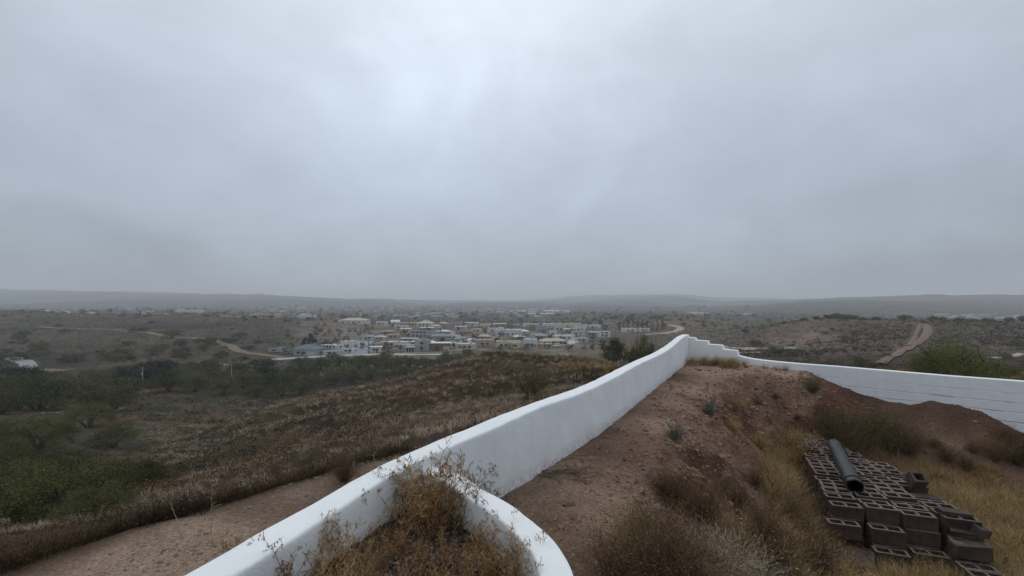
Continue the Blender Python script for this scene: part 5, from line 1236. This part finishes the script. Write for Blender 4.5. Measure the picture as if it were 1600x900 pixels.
# ------------------------------------------------------------------ garden walls and fences
def garden_wall(pts, hpx, label, mname='w_white', piers=0):
    W = [cast(px, py, 130) for px, py in pts]; root = empty('garden_wall', W[0], 0, label, 'wall')
    m_ = MB()
    for a, b_ in zip(W[:-1], W[1:]):
        a = np.array(a); b_ = np.array(b_); n = max(1, int(np.hypot(*(b_-a)[:2])/8)); h_ = hpx*a[1]/F
        for k in range(n):
            p = a+(b_-a)*k/n; q = a+(b_-a)*(k+1)/n; p[2] = at(p[0],p[1]); q[2] = at(q[0],q[1])
            v = [];
            for s_ in (p, q):
                for dy in (-.12,.12): v += [(s_[0]-W[0][0], s_[1]-W[0][1]+dy, s_[2]-W[0][2]-1.5), (s_[0]-W[0][0], s_[1]-W[0][1]+dy, s_[2]-W[0][2]+h_)]
            m_.add(v, [(0,1,5,4),(2,6,7,3),(1,3,7,5),(0,4,6,2),(0,2,3,1),(4,5,7,6)])
            if piers:
                c_ = MB(); pp_ = p-np.array(W[0]); c_.box(pp_[0]-.3,pp_[0]+.3,pp_[1]-.3,pp_[1]+.3,pp_[2]-1.5,pp_[2]+h_+.5); c_.build('pier', M[mname], root)
    m_.build('panel', M[mname], root)
garden_wall([(220,491),(240,491),(262,491)], 1.7, 'long white garden wall on the far left plain'); garden_wall([(345,494.5),(360,495),(376,495)], 1.6, 'short white wall at the right of the far left plain')
garden_wall([(455,494),(475,497),(500,500)], 1.5, 'white wall climbing behind the hill left of the red roofed house'); garden_wall([(578,507),(600,509),(625,510)], 1.4, 'pale wall along the terrace edge under the white houses', 'w_cream')
garden_wall([(733,511),(750,511),(766,511)], 2.2, 'pale balustrade wall with piers right of the terrace', 'w_grey', 1); garden_wall([(630,553),(655,554),(690,553)], 3.0, 'pinkish retaining wall in front of the porch house', 'w_pink')
garden_wall([(700,549),(718,548),(735,547)], 2.2, 'low pale wall in front of the cream low house', 'w_cream'); garden_wall([(560,512),(600,513),(650,514)], 1.0, 'low dark retaining wall under the yellow terrace', 'w_tan')
# ------------------------------------------------------------------ vehicles
def make_car(m, L_=4.6, H_=1.5, van=False):
    root = empty('parked_car', (0,0,0))
    prof = [(-L_/2,.35),(-L_/2,.8),(-L_/2+.1,.9),(-L_*.28,.98),(-L_*.16,H_),(L_*.24,H_),(L_*.40,1.0),(L_/2-.05,.92),(L_/2,.5),(L_/2-.05,.35)]
    if van: prof = [(-L_/2,.35),(-L_/2,.9),(-L_*.36,1.1),(-L_*.26,H_),(L_/2-.1,H_),(L_/2,H_-.15),(L_/2,.35)]
    mb = MB(); n = len(prof); v = [(x, -.85*(1 if z_ < 1.0 else .86), z_) for x, z_ in prof]+[(x, .85*(1 if z_ < 1.0 else .86), z_) for x, z_ in prof]
    mb.add(v, [tuple(range(n))]); mb.add(v, [tuple(range(2*n-1, n-1, -1))]); mb.add(v, [(i, i+n, (i+1)%n+n, (i+1)%n) for i in range(n)]); mb.build('body', M[m], root)
    for s_ in (-1, 1):
        wn = MB(); wn.box(-L_*.14, L_*.22, s_*.80-.06, s_*.80+.06, 1.02, H_-.12); wn.build('window', M['glass'], root)
        for q in (-.32,.32):
            wh = MB(); wh.tube([(q*L_, s_*.72, .33),(q*L_, s_*.90, .33)], .33, 12); wh.add([(q*L_+.33*math.cos(t_), s_*.90, .33+.33*math.sin(t_)) for t_ in np.linspace(0,6.283,12,endpoint=False)], [tuple(range(12))]); wh.build('wheel', M['tyre'], root)
    ws = MB(); ws.add([(-L_*.285,-.7,1.0),(-L_*.285,.7,1.0),(-L_*.175,.66,H_-.05),(-L_*.175,-.66,H_-.05)], [(0,1,2,3)]); ws.build('windscreen', M['glass'], root)
    return root
for px, py, m, a, van, lb in ((471,554,'car_white',.3,True,'white pickup style van parked before the blue grey house'),(463,555,'car_dark',.1,False,'dark car parked left of the white van'),(714,534,'car_dark',1.0,False,'dark car parked on the sloping street in mid town'),(722,532,'car_blue',.8,False,'grey blue car parked above the dark one'),(716,537,'car_white',.4,False,'white car parked at the foot of the sloping street'),(870,539,'car_white',.2,False,'white car parked before the arched house'),(880,538,'car_dark',.2,False,'dark car parked at the right of the arched house'),(447,553,'car_blue',.1,True,'grey van among the junk left of the blue grey house'),(700,537,'car_dark',.1,False,'dark car beside the brown garage house'),(845,541,'car_blue',.2,False,'grey car at the left of the arched house')):
    c_ = make_car(m, 5.0 if van else 4.6, 2.1 if van else 1.5, van); x, y, z = cast(px, py, 130); c_.location = (x,y,z+.25); c_.rotation_euler = (0,0,a); tag(c_, lb, 'van' if van else 'car')
for px, py, l, h_, lb in ((430,551,7,2.6,'grey travel trailer at the left end of the front row'),(440,549,5,2.2,'low dark shed behind the travel trailer')):
    x, y, z = cast(px, py, 130); root = empty('trailer' if l == 7 else 'shed', (x,y,z), .15, lb, 'trailer' if l == 7 else 'shed')
    m_ = MB(); m_.box(-l/2,l/2,-1.2,1.2,.4,h_); m_.build('body', M['w_grey' if l == 7 else 'wood'], root)
    m_ = MB(); m_.box(-l/2-.1,l/2+.1,-1.3,1.3,h_+.003,h_+.12); m_.build('roof', M['roof_grey'], root)
    m_ = MB(); m_.box(-l*.2,l*.1,-1.24,-1.19,1.2,1.9); m_.build('window', M['glass'], root)
    for q in (-.25,.25): m_ = MB(); m_.tube([(q*l,-1.0,.33),(q*l,1.0,.33)], .33, 10); m_.build('wheel', M['tyre'], root) if l == 7 else None
# prototypes that never found a place
for lst in list(B.values())+[WP, WD]+[v for v in globals().get('TP', {}).values()]:
    for pr in lst:
        if id(pr) not in used:
            for ch in list(pr.children): bpy.data.objects.remove(ch)
            bpy.data.objects.remove(pr)

# where a few like things share a label, say which one by its place from the left
ORD2 = ['leftmost','second from left','third from left','fourth from left','fifth from left','sixth from left','seventh from left','eighth from left','ninth from left','tenth from left','eleventh from left','twelfth from left','thirteenth from left','fourteenth from left','fifteenth from left','sixteenth from left']
by = {}
for o in S.objects:
    if o.parent is None and 'label' in o.keys() and 'group' in o.keys() and o.get('kind') is None: by.setdefault(o['label'], []).append(o)
for lb, os_ in by.items():
    if 1 < len(os_) <= 16:
        os_.sort(key=lambda o: o.location.x/max(o.location.y, .5))
        for i, o in enumerate(os_):
            s_ = ('leftmost' if i == 0 else 'rightmost' if i == len(os_)-1 else ORD2[i])
            if len((lb+', '+s_).split()) <= 16: o['label'] = lb+', '+s_
